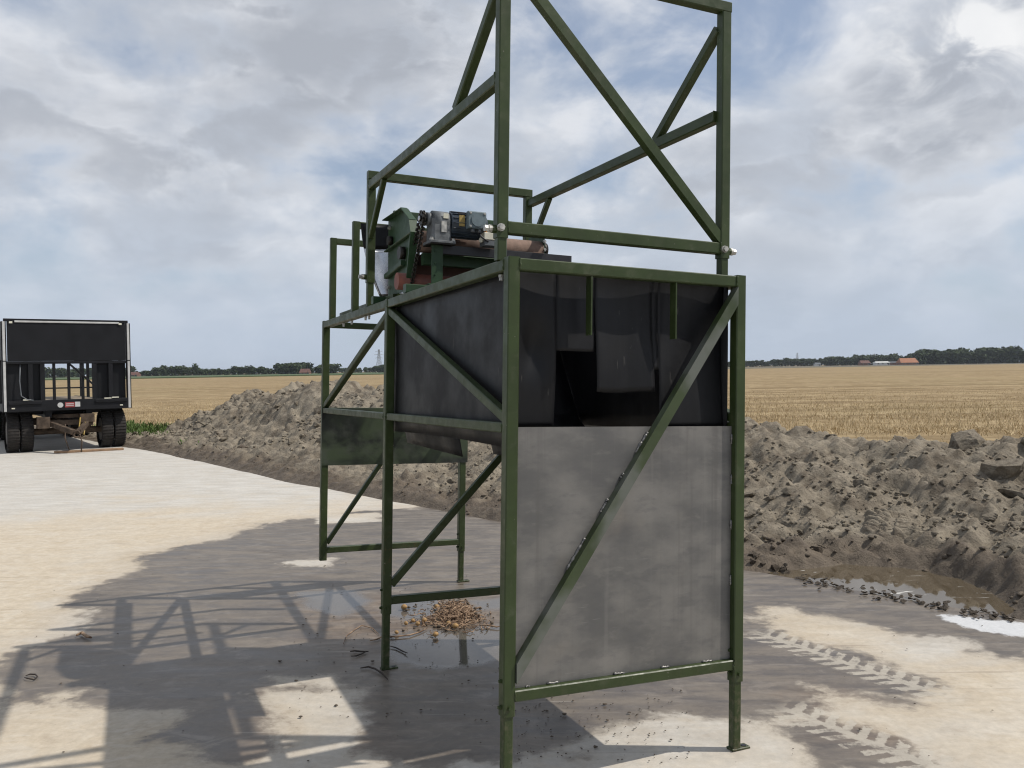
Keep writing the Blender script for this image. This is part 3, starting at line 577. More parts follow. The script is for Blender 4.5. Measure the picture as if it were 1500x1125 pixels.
# bare plate welded behind the front brace, with its weld beads
fp = MB().box(off((TB+.001,.028,-1.5955)), off((Wd-TB-.001,.033,-.628))).build('front_plate', PLATE, mach)
def beads(p0, p1, parent, n=16, r=.005):
    p0, p1 = np.asarray(p0, float), np.asarray(p1, float); pts = [off(p0+(p1-p0)*f+np.array([0,0,random.uniform(-.002,.002)])) for f in np.linspace(0,1,n)]
    MB().tube(pts, [r*random.uniform(.6,1.35) for _ in range(n)], 7).build('weld_bead', WELD, parent, True)
dv = np.array([Wd-.097, 0, 1.445]); nb = np.array([-.0205*.83, 0, .0205*.56])*1.08
for f0, f1 in ((.24,.32),(.385,.42),(.47,.49),(.545,.60)):
    a = np.array([TB,.0265,-1.530])+nb; beads(a+dv*f0, a+dv*f1, br, 18, .0065)
for u0, u1 in ((.10,.115),(.19,.24),(.48,.53),(.70,.735),(.90,.95)): beads((u0,.0255,-1.593), (u1,.0255,-1.593), fp, 8, .0045)
for w0, w1 in ((-.66,-.70),(-.83,-.87),(-1.02,-1.06),(-1.25,-1.29)): beads((Wd-TB-.003,.0255,w0), (Wd-TB-.003,.0255,w1), fp, 8, .005)
MB().box(off((Wd-.028,.050,-1.285)), off((Wd-.024,Lm-.002,-.655))).build('side_plate', PLATE, mach)
# green sheet across the rear
rp = MB().box(off((-.002,Ln-.054,-1.018)), off((Wd+.010,Ln-.0495,-.612))).build('rear_panel', PANEL, mach)
# hanger bars under the front rail
for u in (.353, .742): MB().box(off((u-.003,.004,-.275)), off((u+.003,.044,-.0475))).build('hanger_bar', GREEN, mach)

# the black hopper
def sheet(name, fn, nu, nv, th, m=None, parent=None, smooth=True):
    g = [[off(fn(a, b)) for b in np.linspace(0,1,nv)] for a in np.linspace(0,1,nu)]
    return MB().sheet(g, th).build(name, m or DARK, parent or mach, smooth)
def wavy(a, b, k): return .006*math.sin(a*7+k)*math.sin(b*3.1)+.003*math.sin(a*19+2*k)
sheet('hopper_wall', lambda a, b: (.054+wavy(a,b,0)*.6+.004+.03*max(0,b-.88)*(1-a), .056+a*1.61, -.008-b*(.705-.012*math.sin(a*3))), 26, 14, .004)
sheet('hopper_wall', lambda a, b: (Wd-.052+wavy(a,b,2)*.3, .056+a*1.56, -.006-b*.66), 20, 10, .004)
sheet('hopper_wall', lambda a, b: (.058+a*(Wd-.112), 1.60-.42*max(0,b-.35), -.006-b*.66), 12, 12, .004)
sheet('hopper_floor', lambda a, b: (.072+a*(Wd-.145), 1.20+b*.22, -.70+.12*b), 6, 6, .004)
def skin(u, w_):                                               # one common face for the sheets of the front end
    dent = .035*math.exp(-((u-.15)/.055)**2-((w_+.33)/.10)**2)
    return .078+.012*math.sin(u*7.0)+.010*math.sin(w_*8+u*4)+dent+.05*max(0, u-.16)*max(0, .27-u)*40*max(0, -w_-.2)
fs_ = MB()
for u0, u1, wb in ((.049,.242,-.636),(.242,.410,-.335),(.670,.700,-.40),(.700,1.041,-.636)):
    nu = max(3, int((u1-u0)/.016)); fs_.sheet([[off((u, skin(u, w_), w_)) for w_ in np.linspace(-.004, wb, 26)] for u in np.linspace(u0, u1, nu)], .003)
fs_.build('front_sheet', DARK, mach, True)
sheet('flap', lambda a, b: (.4105+a*.259, skin(.4105+a*.259, -.004-b*.49)+.022*b*math.sin(a*3.14)-.015*b*b, -.004-b*(.488+.004*math.sin(a*5))), 16, 22, .003)
# chute plates under the hopper
sheet('chute_plate', lambda a, b: (.13+.02*b, .84+a*.84, -.69-.105*b+.02*a*b), 8, 4, .005)
sheet('chute_plate', lambda a, b: (.17+.02*b, .12+a*.44, -.70-.065*b), 8, 4, .005); sheet('chute_plate', lambda a, b: (.60+.02*b, 1.0+a*.5, -.712-.09*b), 8, 4, .005)
# the upper frame that slides over stub tubes
UB = .046
UP = [(-.010,.084),(1.024,.084),(-.006,2.004),(1.000,2.004)]
for i, (u, v) in enumerate(UP):
    top = 1.140 if i < 2 else .736; low = .085 if i < 2 else .135
    q = part('upper_post', (u,v,low), (u+UB,v+UB,top)); part('stub_tube', (u+.004,v+.004,.0005), (u+UB-.004,v+UB-.004,low+.05), parent=q)
    sgn = -1 if i % 2 == 0 else 1; ux = u if sgn < 0 else u+UB
    MB().tube([off((ux,v+.023,low+.033)), off((ux+sgn*.016,v+.023,low+.033))], .016, 10).build('lock_nut', GREEN, q); bolt((ux+sgn*.016,v+.023,low+.033), (sgn,0,0), .0125, .028, q)
    if i in (0,1): bolt((u+.012,v,low+.036), (0,-1,0), .012, .02, q)
part('upper_rail', (-.010,.084,1.1405), (1.070,.130,1.186)); part('upper_rail', (.036,.087,.102), (1.024,.127,.150)); part('upper_rail', (-.006,2.005,.737), (1.046,2.049,.786))
for u in (-.008, 1.012): part('upper_rail', (u,.130,.676), (u+.042,2.004,.724)); bar('upper_brace', (u+.021,.60,.722), (u+.021,.125,1.075), .038, .042); bar('upper_brace', (u+.021,1.74,.678), (u+.021,2.008,.40), .030, .030)
diag('upper_brace', .0365, 1.150, 1.0235, .172, .040, .088, .126)
# rear guard hoops and the runner beside them
for v, top in ((3.020,.560),(2.385,.560)):
    part('guard_post', (.002,v,.0), (.044,v+.042,top)); part('guard_post', (1.0,v,.0), (1.042,v+.042,top)); part('guard_rail', (.044,v+.001,top-.042), (1.0,v+.041,top-.001))
part('runner', (.075,1.75,.003), (.118,3.05,.048))
for v in (2.50,2.72,2.08,2.16): bolt((.028,v,-.05), (0,0,-1), .007, .022)
bolt((.028,.13,-.05), (0,0,-1), .009, .022)
for v in (1.28,1.90): part('cross_member', (.004,v,.002), (Wd-.004,v+.05,.046), GREEN2)

# ---- drum conveyor on top of the rails
ep = MB().poly([off((.098,1.583,.492)), off((.098,1.425,.400)), off((.098,1.395,.332)), off((.098,1.47,.05)), off((.098,1.93,.05)), off((.098,1.945,.490))], (.005,0,0)).build('end_plate', GREEN2, mach)
fl = MB().poly([off((.060,1.425,.400)), off((.060,1.395,.332)), off((.060,1.47,.05)), off((.060,1.478,.05)), off((.060,1.403,.332)), off((.060,1.431,.393))], (.038,0,0)).build('flange', GREEN2, ep)
MB().beam(off((.079,1.945,.490)), off((.079,1.583,.492)), .038, .006).build('flange', GREEN2, ep); MB().beam(off((.079,1.583,.492)), off((.079,1.425,.400)), .038, .006).build('flange', GREEN2, ep)
MB().beam(off((.085,1.94,.31)), off((.085,1.42,.34)), .026, .008).build('stiffener', GREEN2, ep); MB().beam(off((.085,1.93,.165)), off((.085,1.60,.20)), .026, .03).build('stiffener', GREEN2, ep)
rod('bearing', (.098,1.62,.255), (.066,1.62,.255), .035, CHAIN, 14, ep); rod('bearing', (.098,1.86,.36), (.070,1.86,.36), .026, CHAIN, 14, ep)
for v, w_ in ((1.43,.30),(1.46,.12),(1.90,.44),(1.90,.10)): bolt((.098,v,w_), (-1,0,0), .009, .014, ep)
ep2 = MB().poly([off((.832,1.40,.395)), off((.832,1.40,.05)), off((.832,1.60,.05)), off((.832,1.60,.395))], (.005,0,0)).build('end_plate', GREEN2, mach)
for w_ in (.345,.30): bolt((.834,1.40,w_), (0,-1,0), .008, .012, ep2)
rod('bearing', (.837,1.45,.305), (.865,1.45,.305), .042, CHAIN, 18, ep2)
rod('drum', (.106,1.45,.295), (.830,1.45,.295), .058, RUST, 28)
rod('lower_roller', (.02,1.50,.085), (.80,1.50,.085), .045, REDRUB, 22)
MB().box(off((.13,1.53,.002)), off((.83,1.545,.24))).build('belt', BELT, mach)
part('tray', (.19,1.285,.212), (.945,1.29,.258), BLACK, c=.001); part('tray', (.19,1.29,.25), (.945,1.38,.256), BLACK, c=.001)
part('conveyor_rail', (.13,1.39,.165), (.83,1.43,.228), GREEN2); part('conveyor_rail', (.12,1.90,.50), (.83,1.93,.545), GREEN2)
bk = part('bracket', (.137,1.275,.046), (.197,1.283,.252), GREEN2, c=.001)
for w_ in (.22,.16,.10): bolt((.155,1.275,w_), (0,-1,0), .004, .006, bk, GREEN2)
part('bracket', (.118,1.24,.2525), (.25,1.36,.2585), CHAIN, c=.001); part('bracket', (.12,1.27,.0465), (.23,1.33,.054), GREEN2, c=.001)
# gear motor
MB().cbox(np.add((.130,1.245,.262),(0,0,WB)), np.add((.232,1.355,.385),(0,0,WB)), .012).build('gearbox', MGREY, mach)
gb = rod('gear_head', (.140,1.30,.372), (.222,1.30,.372), .058, MGREY, 22)
rod('shaft_collar', (.140,1.30,.385), (.112,1.30,.385), .034, MGREY, 18, gb); rod('shaft', (.112,1.30,.385), (.072,1.30,.385), .012, STEEL, 12, gb)
part('foot', (.118,1.235,.2588), (.250,1.365,.272), MGREY, gb, .002)
for u in (.126,.242): bolt((u,1.25,.272), (0,0,1), .009, .014, gb)
part('warning_label', (.185,1.2395,.385), (.212,1.2435,.410), WHITEP, gb, .0005); part('warning_label', (.175,1.2405,.315), (.203,1.2445,.370), ZINC, gb, .0005)
mo = MB(); rings = [(.232,.060),(.236,.063),(.392,.063),(.396,.067),(.420,.066),(.432,.056),(.437,.040)]
mo.tube([off((u,1.30,.368)) for u, _ in rings], [r for _, r in rings], 30); mo = mo.build('motor', MOTOR, mach)
for p in mo.data.polygons: p.use_smooth = len(p.vertices) == 4
for a in range(16):
    th = a/16*6.283; d = np.array([0,math.cos(th),math.sin(th)]); MB().beam(off(np.array([.238,1.30,.368])+d*.0655), off(np.array([.390,1.30,.368])+d*.0655), .003, .010, d, .001).build('cooling_fin', MOTOR, mo)
tb = part('terminal_box', (.306,1.198,.340), (.402,1.236,.428), TBOX, mo, .006)
tb2 = rod('box_cover', (.354,1.198,.384), (.354,1.193,.384), .034, TBOX, 26, mo)
for u in (.316,.392):
    for w_ in (.350,.418): bolt((u,1.198,w_), (0,-1,0), .005, .005, mo)
part('rating_plate', (.268,1.2325,.352), (.298,1.2375,.408), YEL, mo, .0005); part('rating_plate', (.262,1.2335,.412), (.30,1.2385,.424), BLACK, mo, .0005)
for u in (.335,.372): rod('cable_gland', (u,1.215,.340), (u,1.215,.322), .010, GREYP, 10, mo)
MB().tube([off(p) for p in ((.372,1.215,.322),(.375,1.205,.305),(.392,1.20,.290),(.415,1.205,.280),(.430,1.22,.282))], .005, 8).build('cable', BLACK, mo, True)
# switch box with an amber and red cap
sb = part('switch_box', (.398,1.205,.2585), (.480,1.275,.288), GREYP, c=.003); part('box_top', (.396,1.203,.289), (.482,1.277,.327), WHITEP, sb, .003)
rod('cable_gland', (.398,1.235,.290), (.384,1.228,.288), .012, WHITEP, 10, sb)
part('cap_base', (.408,1.215,.3275), (.473,1.268,.340), ORANGE, sb, .003); rod('cap', (.443,1.24,.340), (.443,1.24,.360), .026, REDL, 18, sb)
# chain drive
def sprocket(v, w_, r, n):
    mb = MB(); pts = []
    for k in range(n*4):
        q = k/(n*4)*6.283; rr = r*(1.12 if k % 4 in (0,1) else .93); pts.append(off((.084, v+rr*math.cos(q), w_+rr*math.sin(q))))
    mb.poly(pts, (.012,0,0)); mb.tube([off((.076,v,w_)), off((.104,v,w_))], r*.45, 14); return mb.build('sprocket', CHAIN, mach)
sprocket(1.30,.385,.034,11); sprocket(1.515,.050,.034,11)
loop = []; a0, a1 = np.array([1.30,.385]), np.array([1.515,.050]); dr = (a1-a0)/np.linalg.norm(a1-a0); nr = np.array([dr[1],-dr[0]])
ln = np.linalg.norm(a1-a0); R0 = .036; nl = 26
for k in range(nl): loop.append(a0+dr*ln*k/nl+nr*R0)
for q in np.linspace(0, math.pi, 8): loop.append(a1+nr*R0*math.cos(q)+dr*R0*math.sin(q))
for k in range(nl): loop.append(a1-dr*ln*k/nl-nr*R0)
for q in np.linspace(0, math.pi, 8): loop.append(a0-nr*R0*math.cos(q)-dr*R0*math.sin(q))
ch = MB().tube([off((.0905,p[0],p[1])) for p in loop+[loop[0]]], .0035, 6, False).build('drive_chain', CHAIN, mach)
cum = np.concatenate([[0], np.cumsum([np.linalg.norm(np.subtract(b, a)) for a, b in zip(loop, loop[1:]+loop[:1])])]); tot = cum[-1]; NL = 76; L2 = np.array(loop+[loop[0]])
lk = MB().cbox((-.004,-.0085,-.0062), (.004,.0085,.0062), .002).mesh('chain_link', CHAIN)
for k in range(NL):
    f = tot*k/NL; p = np.array([np.interp(f, cum, L2[:,0]), np.interp(f, cum, L2[:,1])]); q = np.array([np.interp((f+.004) % tot, cum, L2[:,0]), np.interp((f+.004) % tot, cum, L2[:,1])])
    o = link('chain_link', lk, ch); o.location = off((.0905+(.0065 if k % 2 else -.0065), p[0], p[1])); o.rotation_euler = (math.atan2(q[1]-p[1], q[0]-p[0]), 0, 0)
# the chute sheet behind the end plate
def chute(a, b): return (-.015+a*.30+.10*b*b*(1-a)+.02*b, 2.135-.05*a-.02*b+.04*math.sin(a*3.1), .50-b*.44+.015*a)
cs = sheet('chute_sheet', lambda a, b: chute(a, b*.34), 12, 6, .003, DARK); sheet('chute_sheet', lambda a, b: chute(a, .34+b*.66), 12, 12, .003, STEEL)

# painted weld fillets at the joints
for p0, p1 in (((TB,.001,-1.636),(TB,.001,-1.598)),((Wd-TB,.001,-1.636),(Wd-TB,.001,-1.598)),((TB,.0,-.045),(TB,.0,-.003)),((Wd-TB,.0,-.045),(Wd-TB,.0,-.003)),((.036,.086,.104),(.036,.086,.148)),((1.024,.086,.104),(1.024,.086,.148)),
               ((.001,TB,-.648),(.001,TB,-.614)),((.001,Lm,-.648),(.001,Lm,-.614)),((.001,Lm+TB,-.646),(.001,Lm+TB,-.614)),((.0,TB,-.044),(.0,TB,-.003)),((.001,Lm,-.044),(.001,Lm,-.003)),((-.008,.130,.678),(-.008,.130,.722)),((-.006,2.004,.678),(-.006,2.004,.722)),
               ((TB,Lm+.003,-1.636),(TB,Lm+.003,-1.598)),((1.012,.130,.678),(1.012,.130,.722))):
    p0, p1 = np.array(p0), np.array(p1); pts = [off(p0+(p1-p0)*f+rng.normal(0,.0008,3)) for f in np.linspace(0,1,9)]
    MB().tube(pts, [float(.0042*rng.uniform(.7,1.25)) for _ in range(9)], 7).build('weld_bead', GREEN, mach, True)
# ------------------------------------------------------------------ the trailer
TU = np.array([.8171,.5765]); TN = np.array([.5765,-.8171])      # across (to its right), and out of its front towards the yard
TQ = np.array([-9.07,19.29])+TN*.45
tr = empty('flatbed_trailer', (TQ[0]+TU[0]*-.77, TQ[1]+TU[1]*-.77, 0)); tr.rotation_euler = (0,0,math.atan2(TU[1], TU[0]))
tag(tr, 'black flatbed trailer with white edged headboard and dual wheels parked on the yard', 'trailer')
TBL = simple('trailer_black', (.0045,.005,.007), .55, 0, .4, 3, .3); TWH = simple('reflective_white', (.46,.46,.45), .4, 0, .12, 6); TYR = simple('tyre_rubber', (.028,.025,.023), .85, 0, .35, 20, .3, .4, .01)
RIMM = simple('dirty_rim', (.10,.085,.07), .7, .2, .4, 8); TRST = simple('rusty_axle', (.085,.062,.045), .8, .2, .45, 9, .3, .4, .01); TDK = simple('deck_boards', (.20,.155,.105), .85, 0, .35, 3); SIGN = simple('red_sign', (.28,.05,.05), .5, 0, .2, 8)
def tp(name, a, b, m=TBL, parent=None, c=.006): return MB().cbox(np.array(a, float), np.array(b, float), c).build(name, m, parent or tr)
def tb_(name, p0, p1, w_, h_, m=TBL, parent=None): return MB().beam(p0, p1, w_, h_).build(name, m, parent or tr)
HW = 1.19; LEN = 7.2
hb = tp('headboard', (-HW+.06,.0,1.92), (HW-.06,.05,2.74), TBL)
tp('top_edge', (-HW,-.012,2.742), (HW,.06,2.80), TBL, hb); tp('reflective_strip', (-HW+.20,-.020,2.722), (HW-.18,-.0005,2.760), TWH, hb)
for s in (-1, 1):
    x = s*HW; tp('corner_post', (x-.045,-.01,.87), (x+.045,.08,2.741), TBL)
    tp('reflective_strip', (x-.026,-.026,1.93), (x+.022,-.0115,2.74), TWH, hb); tp('reflective_strip', (x-.026,-.026,.88), (x+.022,-.0115,1.91), TWH, hb)
tp('side_infill', (-HW+.05,.10,1.02), (-.50,.14,1.92)); tp('side_infill', (.50,.10,1.02), (HW-.05,.14,1.92))
tp('bulkhead_rail', (-HW+.05,.0,1.86), (HW-.05,.06,1.918))
for x in (-.28,0,.27): tp('bulkhead_bar', (x-.028,.02,1.10), (x+.028,.07,1.86))
for x in (-.50,.50,-.72,.82): tp('bulkhead_post', (x-.045,.0,1.10), (x+.045,.075,1.86))
tp('cross_bar', (-.50,.03,1.33), (.50,.055,1.36)); tb_('diagonal_bar', (.02,.01,1.85), (.50,.01,1.38), .03, .04)
tp('sill', (-HW,-.02,.87), (HW,.09,1.10)); tp('sill_edge', (-HW+.06,-.05,1.02), (-.52,.0,1.08), TBL); tp('sill_edge', (.50,-.05,1.02), (HW-.06,.0,1.08), TBL)
tp('marking_sign', (-.09,-.026,.93), (.09,-.0205,1.04), SIGN); tp('marking_sign', (.10,-.026,.94), (.20,-.0205,1.045), TWH)
MB().tube([(-.18,-.028,.985),(-.18,-.0205,.985)], .055, 20).build('marking_sign', TWH, tr)
tp('marking_text', (-.075,-.0285,.995), (.075,-.0265,1.012), TWH); tp('marking_text', (-.075,-.0285,.962), (.075,-.0265,.974), TWH)
for x in (-1.06,1.03): tp('lamp', (x-.03,-.028,2.70), (x+.03,-.0205,2.74), WHITEP)
for x in (-1.05,1.02): tp('lamp', (x-.03,-.03,.93), (x+.03,-.0205,.955), WHITEP)
MB().tube([(-.9,.05,1.85),(-.92,.02,1.5),(-.9,.0,1.2),(-.8,-.02,1.12),(-.68,-.03,1.10)], .012, 8).build('hose', GREYP, tr, True)
for x, zc in ((-.8,1.11),(.75,1.10),(.9,1.115)): tp('rag', (x-.07,-.03,zc-.012), (x+.07,.03,zc+.012), WHITEP)
tp('side_member', (-.45,.10,.72), (-.33,LEN,.98)); tp('side_member', (.33,.10,.72), (.45,LEN,.98))
for k in range(24): tp('deck_board', (-HW+.03,.10+k*.296,.985), (HW-.03,.10+k*.296+.286,1.02), TDK, c=.004)
for s in (-1, 1):
    tp('deck_edge', (s*HW-.04,.09,.87), (s*HW+.04,LEN,1.03))
    tp('side_panel', (s*HW-.02,.09,1.95), (s*HW+.02,LEN,2.74))
    for y in np.arange(.9, LEN, 1.05): tp('side_post', (s*HW-.035,y,1.03), (s*HW+.035,y+.07,2.78))
for y in (.5, LEN-1.4, LEN-2.5): tp('cross_member', (-HW+.05,y,.78), (HW-.05,y+.1,.868))
def wheel(x, y, r=.41, wd=.235):
    prof = [(-.5,.78),(-.5,.90),(-.40,.985),(-.25,1.0),(0,1.005),(.25,1.0),(.40,.985),(.5,.90),(.5,.78)]
    mb = MB(); mb.tube([(x+a*wd, y, r) for a, _ in prof], [r*q for _, q in prof], 36); o = mb.build('wheel', TYR, tr, True)
    MB().tube([(x-.40*wd,y,r),(x-.30*wd,y,r),(x+.40*wd,y,r)], [r*.6,r*.58,r*.6], 24).build('rim', RIMM, o)
    for k in range(40):
        q = k/40*6.283; d = np.array([0, math.cos(q), math.sin(q)])
        MB().beam(np.array([x-.46*wd,y,r])+d*r*1.0, np.array([x+.46*wd,y,r])+d*r*1.0, .022, .016, d, .003).build('tread_block', TYR, o)
    return o
for y in (.55, LEN-1.2, LEN-2.3):
    for x in (-1.035,-.775,.775,1.035): wheel(x, y)
    MB().tube([(-.9,y,.41),(.9,y,.41)], .07, 12).build('axle', TRST, tr)
    for x in (-.42,.42): tp('spring_pack', (x-.05,y-.45,.52), (x+.05,y+.45,.60), TRST); tp('spring_hanger', (x-.05,y-.06,.45), (x+.05,y+.06,.72), TRST)
MB().tube([(0,.55,.70),(0,.55,.78)], .42, 26).build('turntable', TRST, tr)
tb_('drawbar', (-.42,.30,.62), (-.05,-.75,.44), .09, .10, TRST); tb_('drawbar', (.42,.30,.62), (.05,-.75,.44), .09, .10, TRST); tp('drawbar_cross', (-.40,.14,.55), (.40,.24,.66), TRST)
tp('brake_box', (-.62,-.02,.50), (-.38,.18,.74), TRST); tp('brake_box', (.20,.0,.60), (.48,.2,.78), TRST)
MB().tube([(.06*math.cos(q), -.82, .40+.07*math.sin(q)) for q in np.linspace(0,6.283,18)], .02, 8).build('hitch_ring', TRST, tr, True)
MB().tube([(.05,-.7,.45),(.10,-.78,.25),(.08,-.80,.02)], .014, 7).build('chain', TRST, tr, True); MB().tube([(-.12,-.2,.58),(-.16,-.4,.3),(-.10,-.5,.06)], .012, 7).build('chain', TRST, tr, True); MB().tube([(.2,.0,.7),(.12,-.3,.45),(.2,-.4,.35),(.28,-.1,.6)], .014, 7).build('hose', YEL, tr, True)
WOOD = simple('old_plank', (.26,.165,.10), .85, 0, .3, 5)
pk = MB().beam((-8.35,18.55,.022), (-9.5,17.92,.022), .18, .04).build('plank', WOOD); tag(pk, 'brown wooden plank lying on concrete before the trailer wheel', 'plank')

# ------------------------------------------------------------------ far background
def leafcrown(k, wide, tall, n=620):
    """crown of leaf-clump faces in a unit volume (height 1)"""
    r = np.random.default_rng(100+k); V, F_ = [], []; lobes = [(r.uniform(-.28,.28)*wide, r.uniform(-.28,.28)*wide, r.uniform(.38,.82), r.uniform(.16,.27)) for _ in range(11)]+[(0,0,.5,.34*wide),(0,0,.26,.30*wide),(.1,-.1,.18,.24*wide)]
    for i in range(n):
        lx, ly, lz, lr = lobes[r.integers(len(lobes))]; d = r.normal(size=3); d /= np.linalg.norm(d); p = np.array([lx,ly,lz])+d*lr*r.uniform(.6,1.05)*np.array([1,1,tall])
        p[2] = np.clip(p[2], .05, 1.02); a = r.normal(size=3); a /= np.linalg.norm(a); b = np.cross(a, d+.3*r.normal(size=3)); b /= np.linalg.norm(b)+1e-9; q = r.uniform(.035,.075)
        b0 = len(V); V += [p-a*q-b*q, p+a*q-b*q*.6, p+a*q*.8+b*q, p-a*q*.6+b*q]; F_.append((b0,b0+1,b0+2,b0+3))
    return np.array(V), F_
def m_leaf(name, c1, c2):
    m, t = mat(name); n = t.noise(t.obj, 9, 3); oi = t.add('ShaderNodeObjectInfo').outputs['Random']
    c = t.mix(t.step(n, .3, .7), c1, c2); c = t.mix(t.math('MULTIPLY', oi, .4), c, (.05,.06,.025)); t.set(t.b.inputs['Base Color'], c); t.b.inputs['Roughness'].default_value = .8; t.b.inputs['Specular IOR Level'].default_value = .15; return m
LEAF = m_leaf('far_leaves', (.028,.045,.020), (.055,.075,.030)); BARK = simple('bark', (.06,.05,.04), .9)
crowns = [bigmesh('crown', *leafcrown(k, w_, t_), LEAF, False) for k, (w_, t_) in enumerate(((1.0,1.0),(1.25,.9),(.8,1.15),(1.4,.8),(.45,1.6)))]
trunkm = MB().tube([(0,0,0),(.01,0,.2),(0,.01,.45)], [.030,.024,.012], 7).mesh('trunk', BARK)
def far_pt(X, D): d = ray(X, 540); k = D/d[1]; return d[0]*k, D
def tree(X, hp, D, k, label, group):
    x, y = far_pt(X, D); h = 1.02*hp*D/FPX; o = empty('broadleaf_tree', (x, y, -.05), random.uniform(0,6.3)); q = h*(1.3 if k != 4 else .8); o.scale = (q*random.uniform(.9,1.25), q*random.uniform(.9,1.25), h)
    link('trunk', trunkm, o); link('crown', crowns[k], o); tag(o, label, 'tree', group); return o
def row(x0, x1, n0, h0, h1, D0, D1, label, group):
    n = int(round(n0*1.5))
    for i in range(n):
        X = x0+(x1-x0)*(i+.5+random.uniform(-.35,.35))/n; f = (X-x0)/(x1-x0+1e-9); tree(X, (h0+(h1-h0)*f)*random.uniform(.8,1.15), random.uniform(D0, D1), random.choice([0,1,2,3]), label, group)
row(-30,70,9,13,16,700,760,'dark green broadleaf tree on the horizon behind the trailer', 'horizon trees behind the trailer')
row(70,190,10,14,15,700,760,'dark green broadleaf tree on the horizon behind the trailer', 'horizon trees behind the trailer')
GL = 'dark green broadleaf tree on the horizon left of the machine, above the green crop'
row(188,222,4,7,9,720,760,GL,'horizon trees above the green crop'); row(226,274,6,14,14,700,760,GL,'horizon trees above the green crop'); row(275,320,5,10,11,720,780,GL,'horizon trees above the green crop'); tree(286,17,740,4,'slim pointed poplar rising above the horizon trees','horizon trees above the green crop')
row(320,342,3,9,9,760,800,GL,'horizon trees above the green crop'); row(342,390,6,12,12,700,760,GL,'horizon trees above the green crop'); row(391,412,3,9,9,760,800,GL,'horizon trees above the green crop'); row(410,448,5,16,16,690,740,GL,'horizon trees above the green crop'); row(450,466,2,9,10,740,780,GL,'horizon trees above the green crop'); row(466,492,4,14,14,700,740,GL,'horizon trees above the green crop')
row(495,550,6,7,8,900,980,GL,'horizon trees above the green crop'); row(550,566,2,12,12,760,800,GL,'horizon trees above the green crop'); row(566,640,6,9,9,900,960,GL,'horizon trees above the green crop')
GR = 'small round broadleaf tree in the row along the horizon beside the farm'
row(1062,1150,12,8,10,980,1040,GR,'tree row beside the farm'); row(1150,1210,8,11,12,940,1000,GR,'tree row beside the farm'); row(1210,1270,8,12,14,920,980,GR,'tree row beside the farm'); row(1268,1316,7,16,17,900,960,GR,'tree row beside the farm')
GW = 'tall dense broadleaf tree in the farm wood beside the orange roof'
row(1340,1482,22,19,22,800,860,GW,'farm wood beside the orange roof'); row(1484,1560,9,17,18,800,850,GW,'farm wood beside the orange roof')
# farm buildings
def mtile(n, c): return simple(n, c, .8, 0, .15, .4)
TILE, TILER = mtile('orange_tiles', (.30,.125,.062)), mtile('red_tiles', (.12,.055,.042)); WALLW = simple('white_wall', (.60,.60,.58), .8, 0, .08, .3); WALLB = simple('brick_wall', (.20,.11,.08), .9, 0, .15, .6); GLASS = simple('dark_pane', (.03,.035,.04), .1)
def house(X, D, wd, dp, wh, rh, wall, roof, name, label, nwin=4, rz=0.0):
    x, y = far_pt(X, D); o = empty(name, (x, y, -.05), rz); tag(o, label, 'building')
    MB().box((-wd/2,-dp/2,0), (wd/2,dp/2,wh)).build('wall', wall, o)
    a, b, e = wd/2+.3, dp/2+.4, .05; r = MB().add([(-a,-b,wh-.2),(a,-b,wh-.2),(a,b,wh-.2),(-a,b,wh-.2),(-a*.86,0,wh+rh),(a*.86,0,wh+rh)], [(0,1,5,4),(2,3,4,5),(1,2,5),(3,0,4),(0,3,2,1)]).build('roof', roof, o)
    for i in range(nwin):
        u = -wd/2+wd*(i+.5)/nwin; wn = MB().box((u-.55,-dp/2-.06,wh*.35), (u+.55,-dp/2-.01,wh*.8)).build('window', WALLW, o); MB().box((u-.45,-dp/2-.09,wh*.4), (u+.45,-dp/2-.062,wh*.75)).build('pane', GLASS, wn)
    MB().box((wd/2-1.6,-dp/2-.07,0), (wd/2-.5,-dp/2-.005,2.1)).build('door', GREYP, o)
house(1329,790,16,10,2.2,4.0,WALLB,TILE,'farm_barn','farm barn with a broad bright orange tiled roof beside the wood',5)
house(1291,800,13,7,2.6,.9,WALLW,WALLW,'white_shed','long low white shed left of the orange roofed barn',3)
house(1309,810,11,7,2.4,.9,WALLB,GREYP,'grey_shed','low grey shed between the white shed and the orange roofed barn',2)
house(1266,830,9,7,2.4,2.4,WALLB,TILER,'farmhouse','small dark farmhouse at the end of the tree row',2)
house(447,680,7.5,7,1.6,2.8,WALLB,TILER,'farmhouse','brick farmhouse with dark red roof among the horizon trees above the green crop',3)
house(196,690,8,7,1.8,2.2,WALLB,TILER,'farmhouse','low red roofed farmhouse beside the trailer headboard on the horizon',3)
house(1197,930,6,5,2.4,1.2,WALLW,GREYP,'white_shed','tiny pale shed under the small round trees of the row',1)
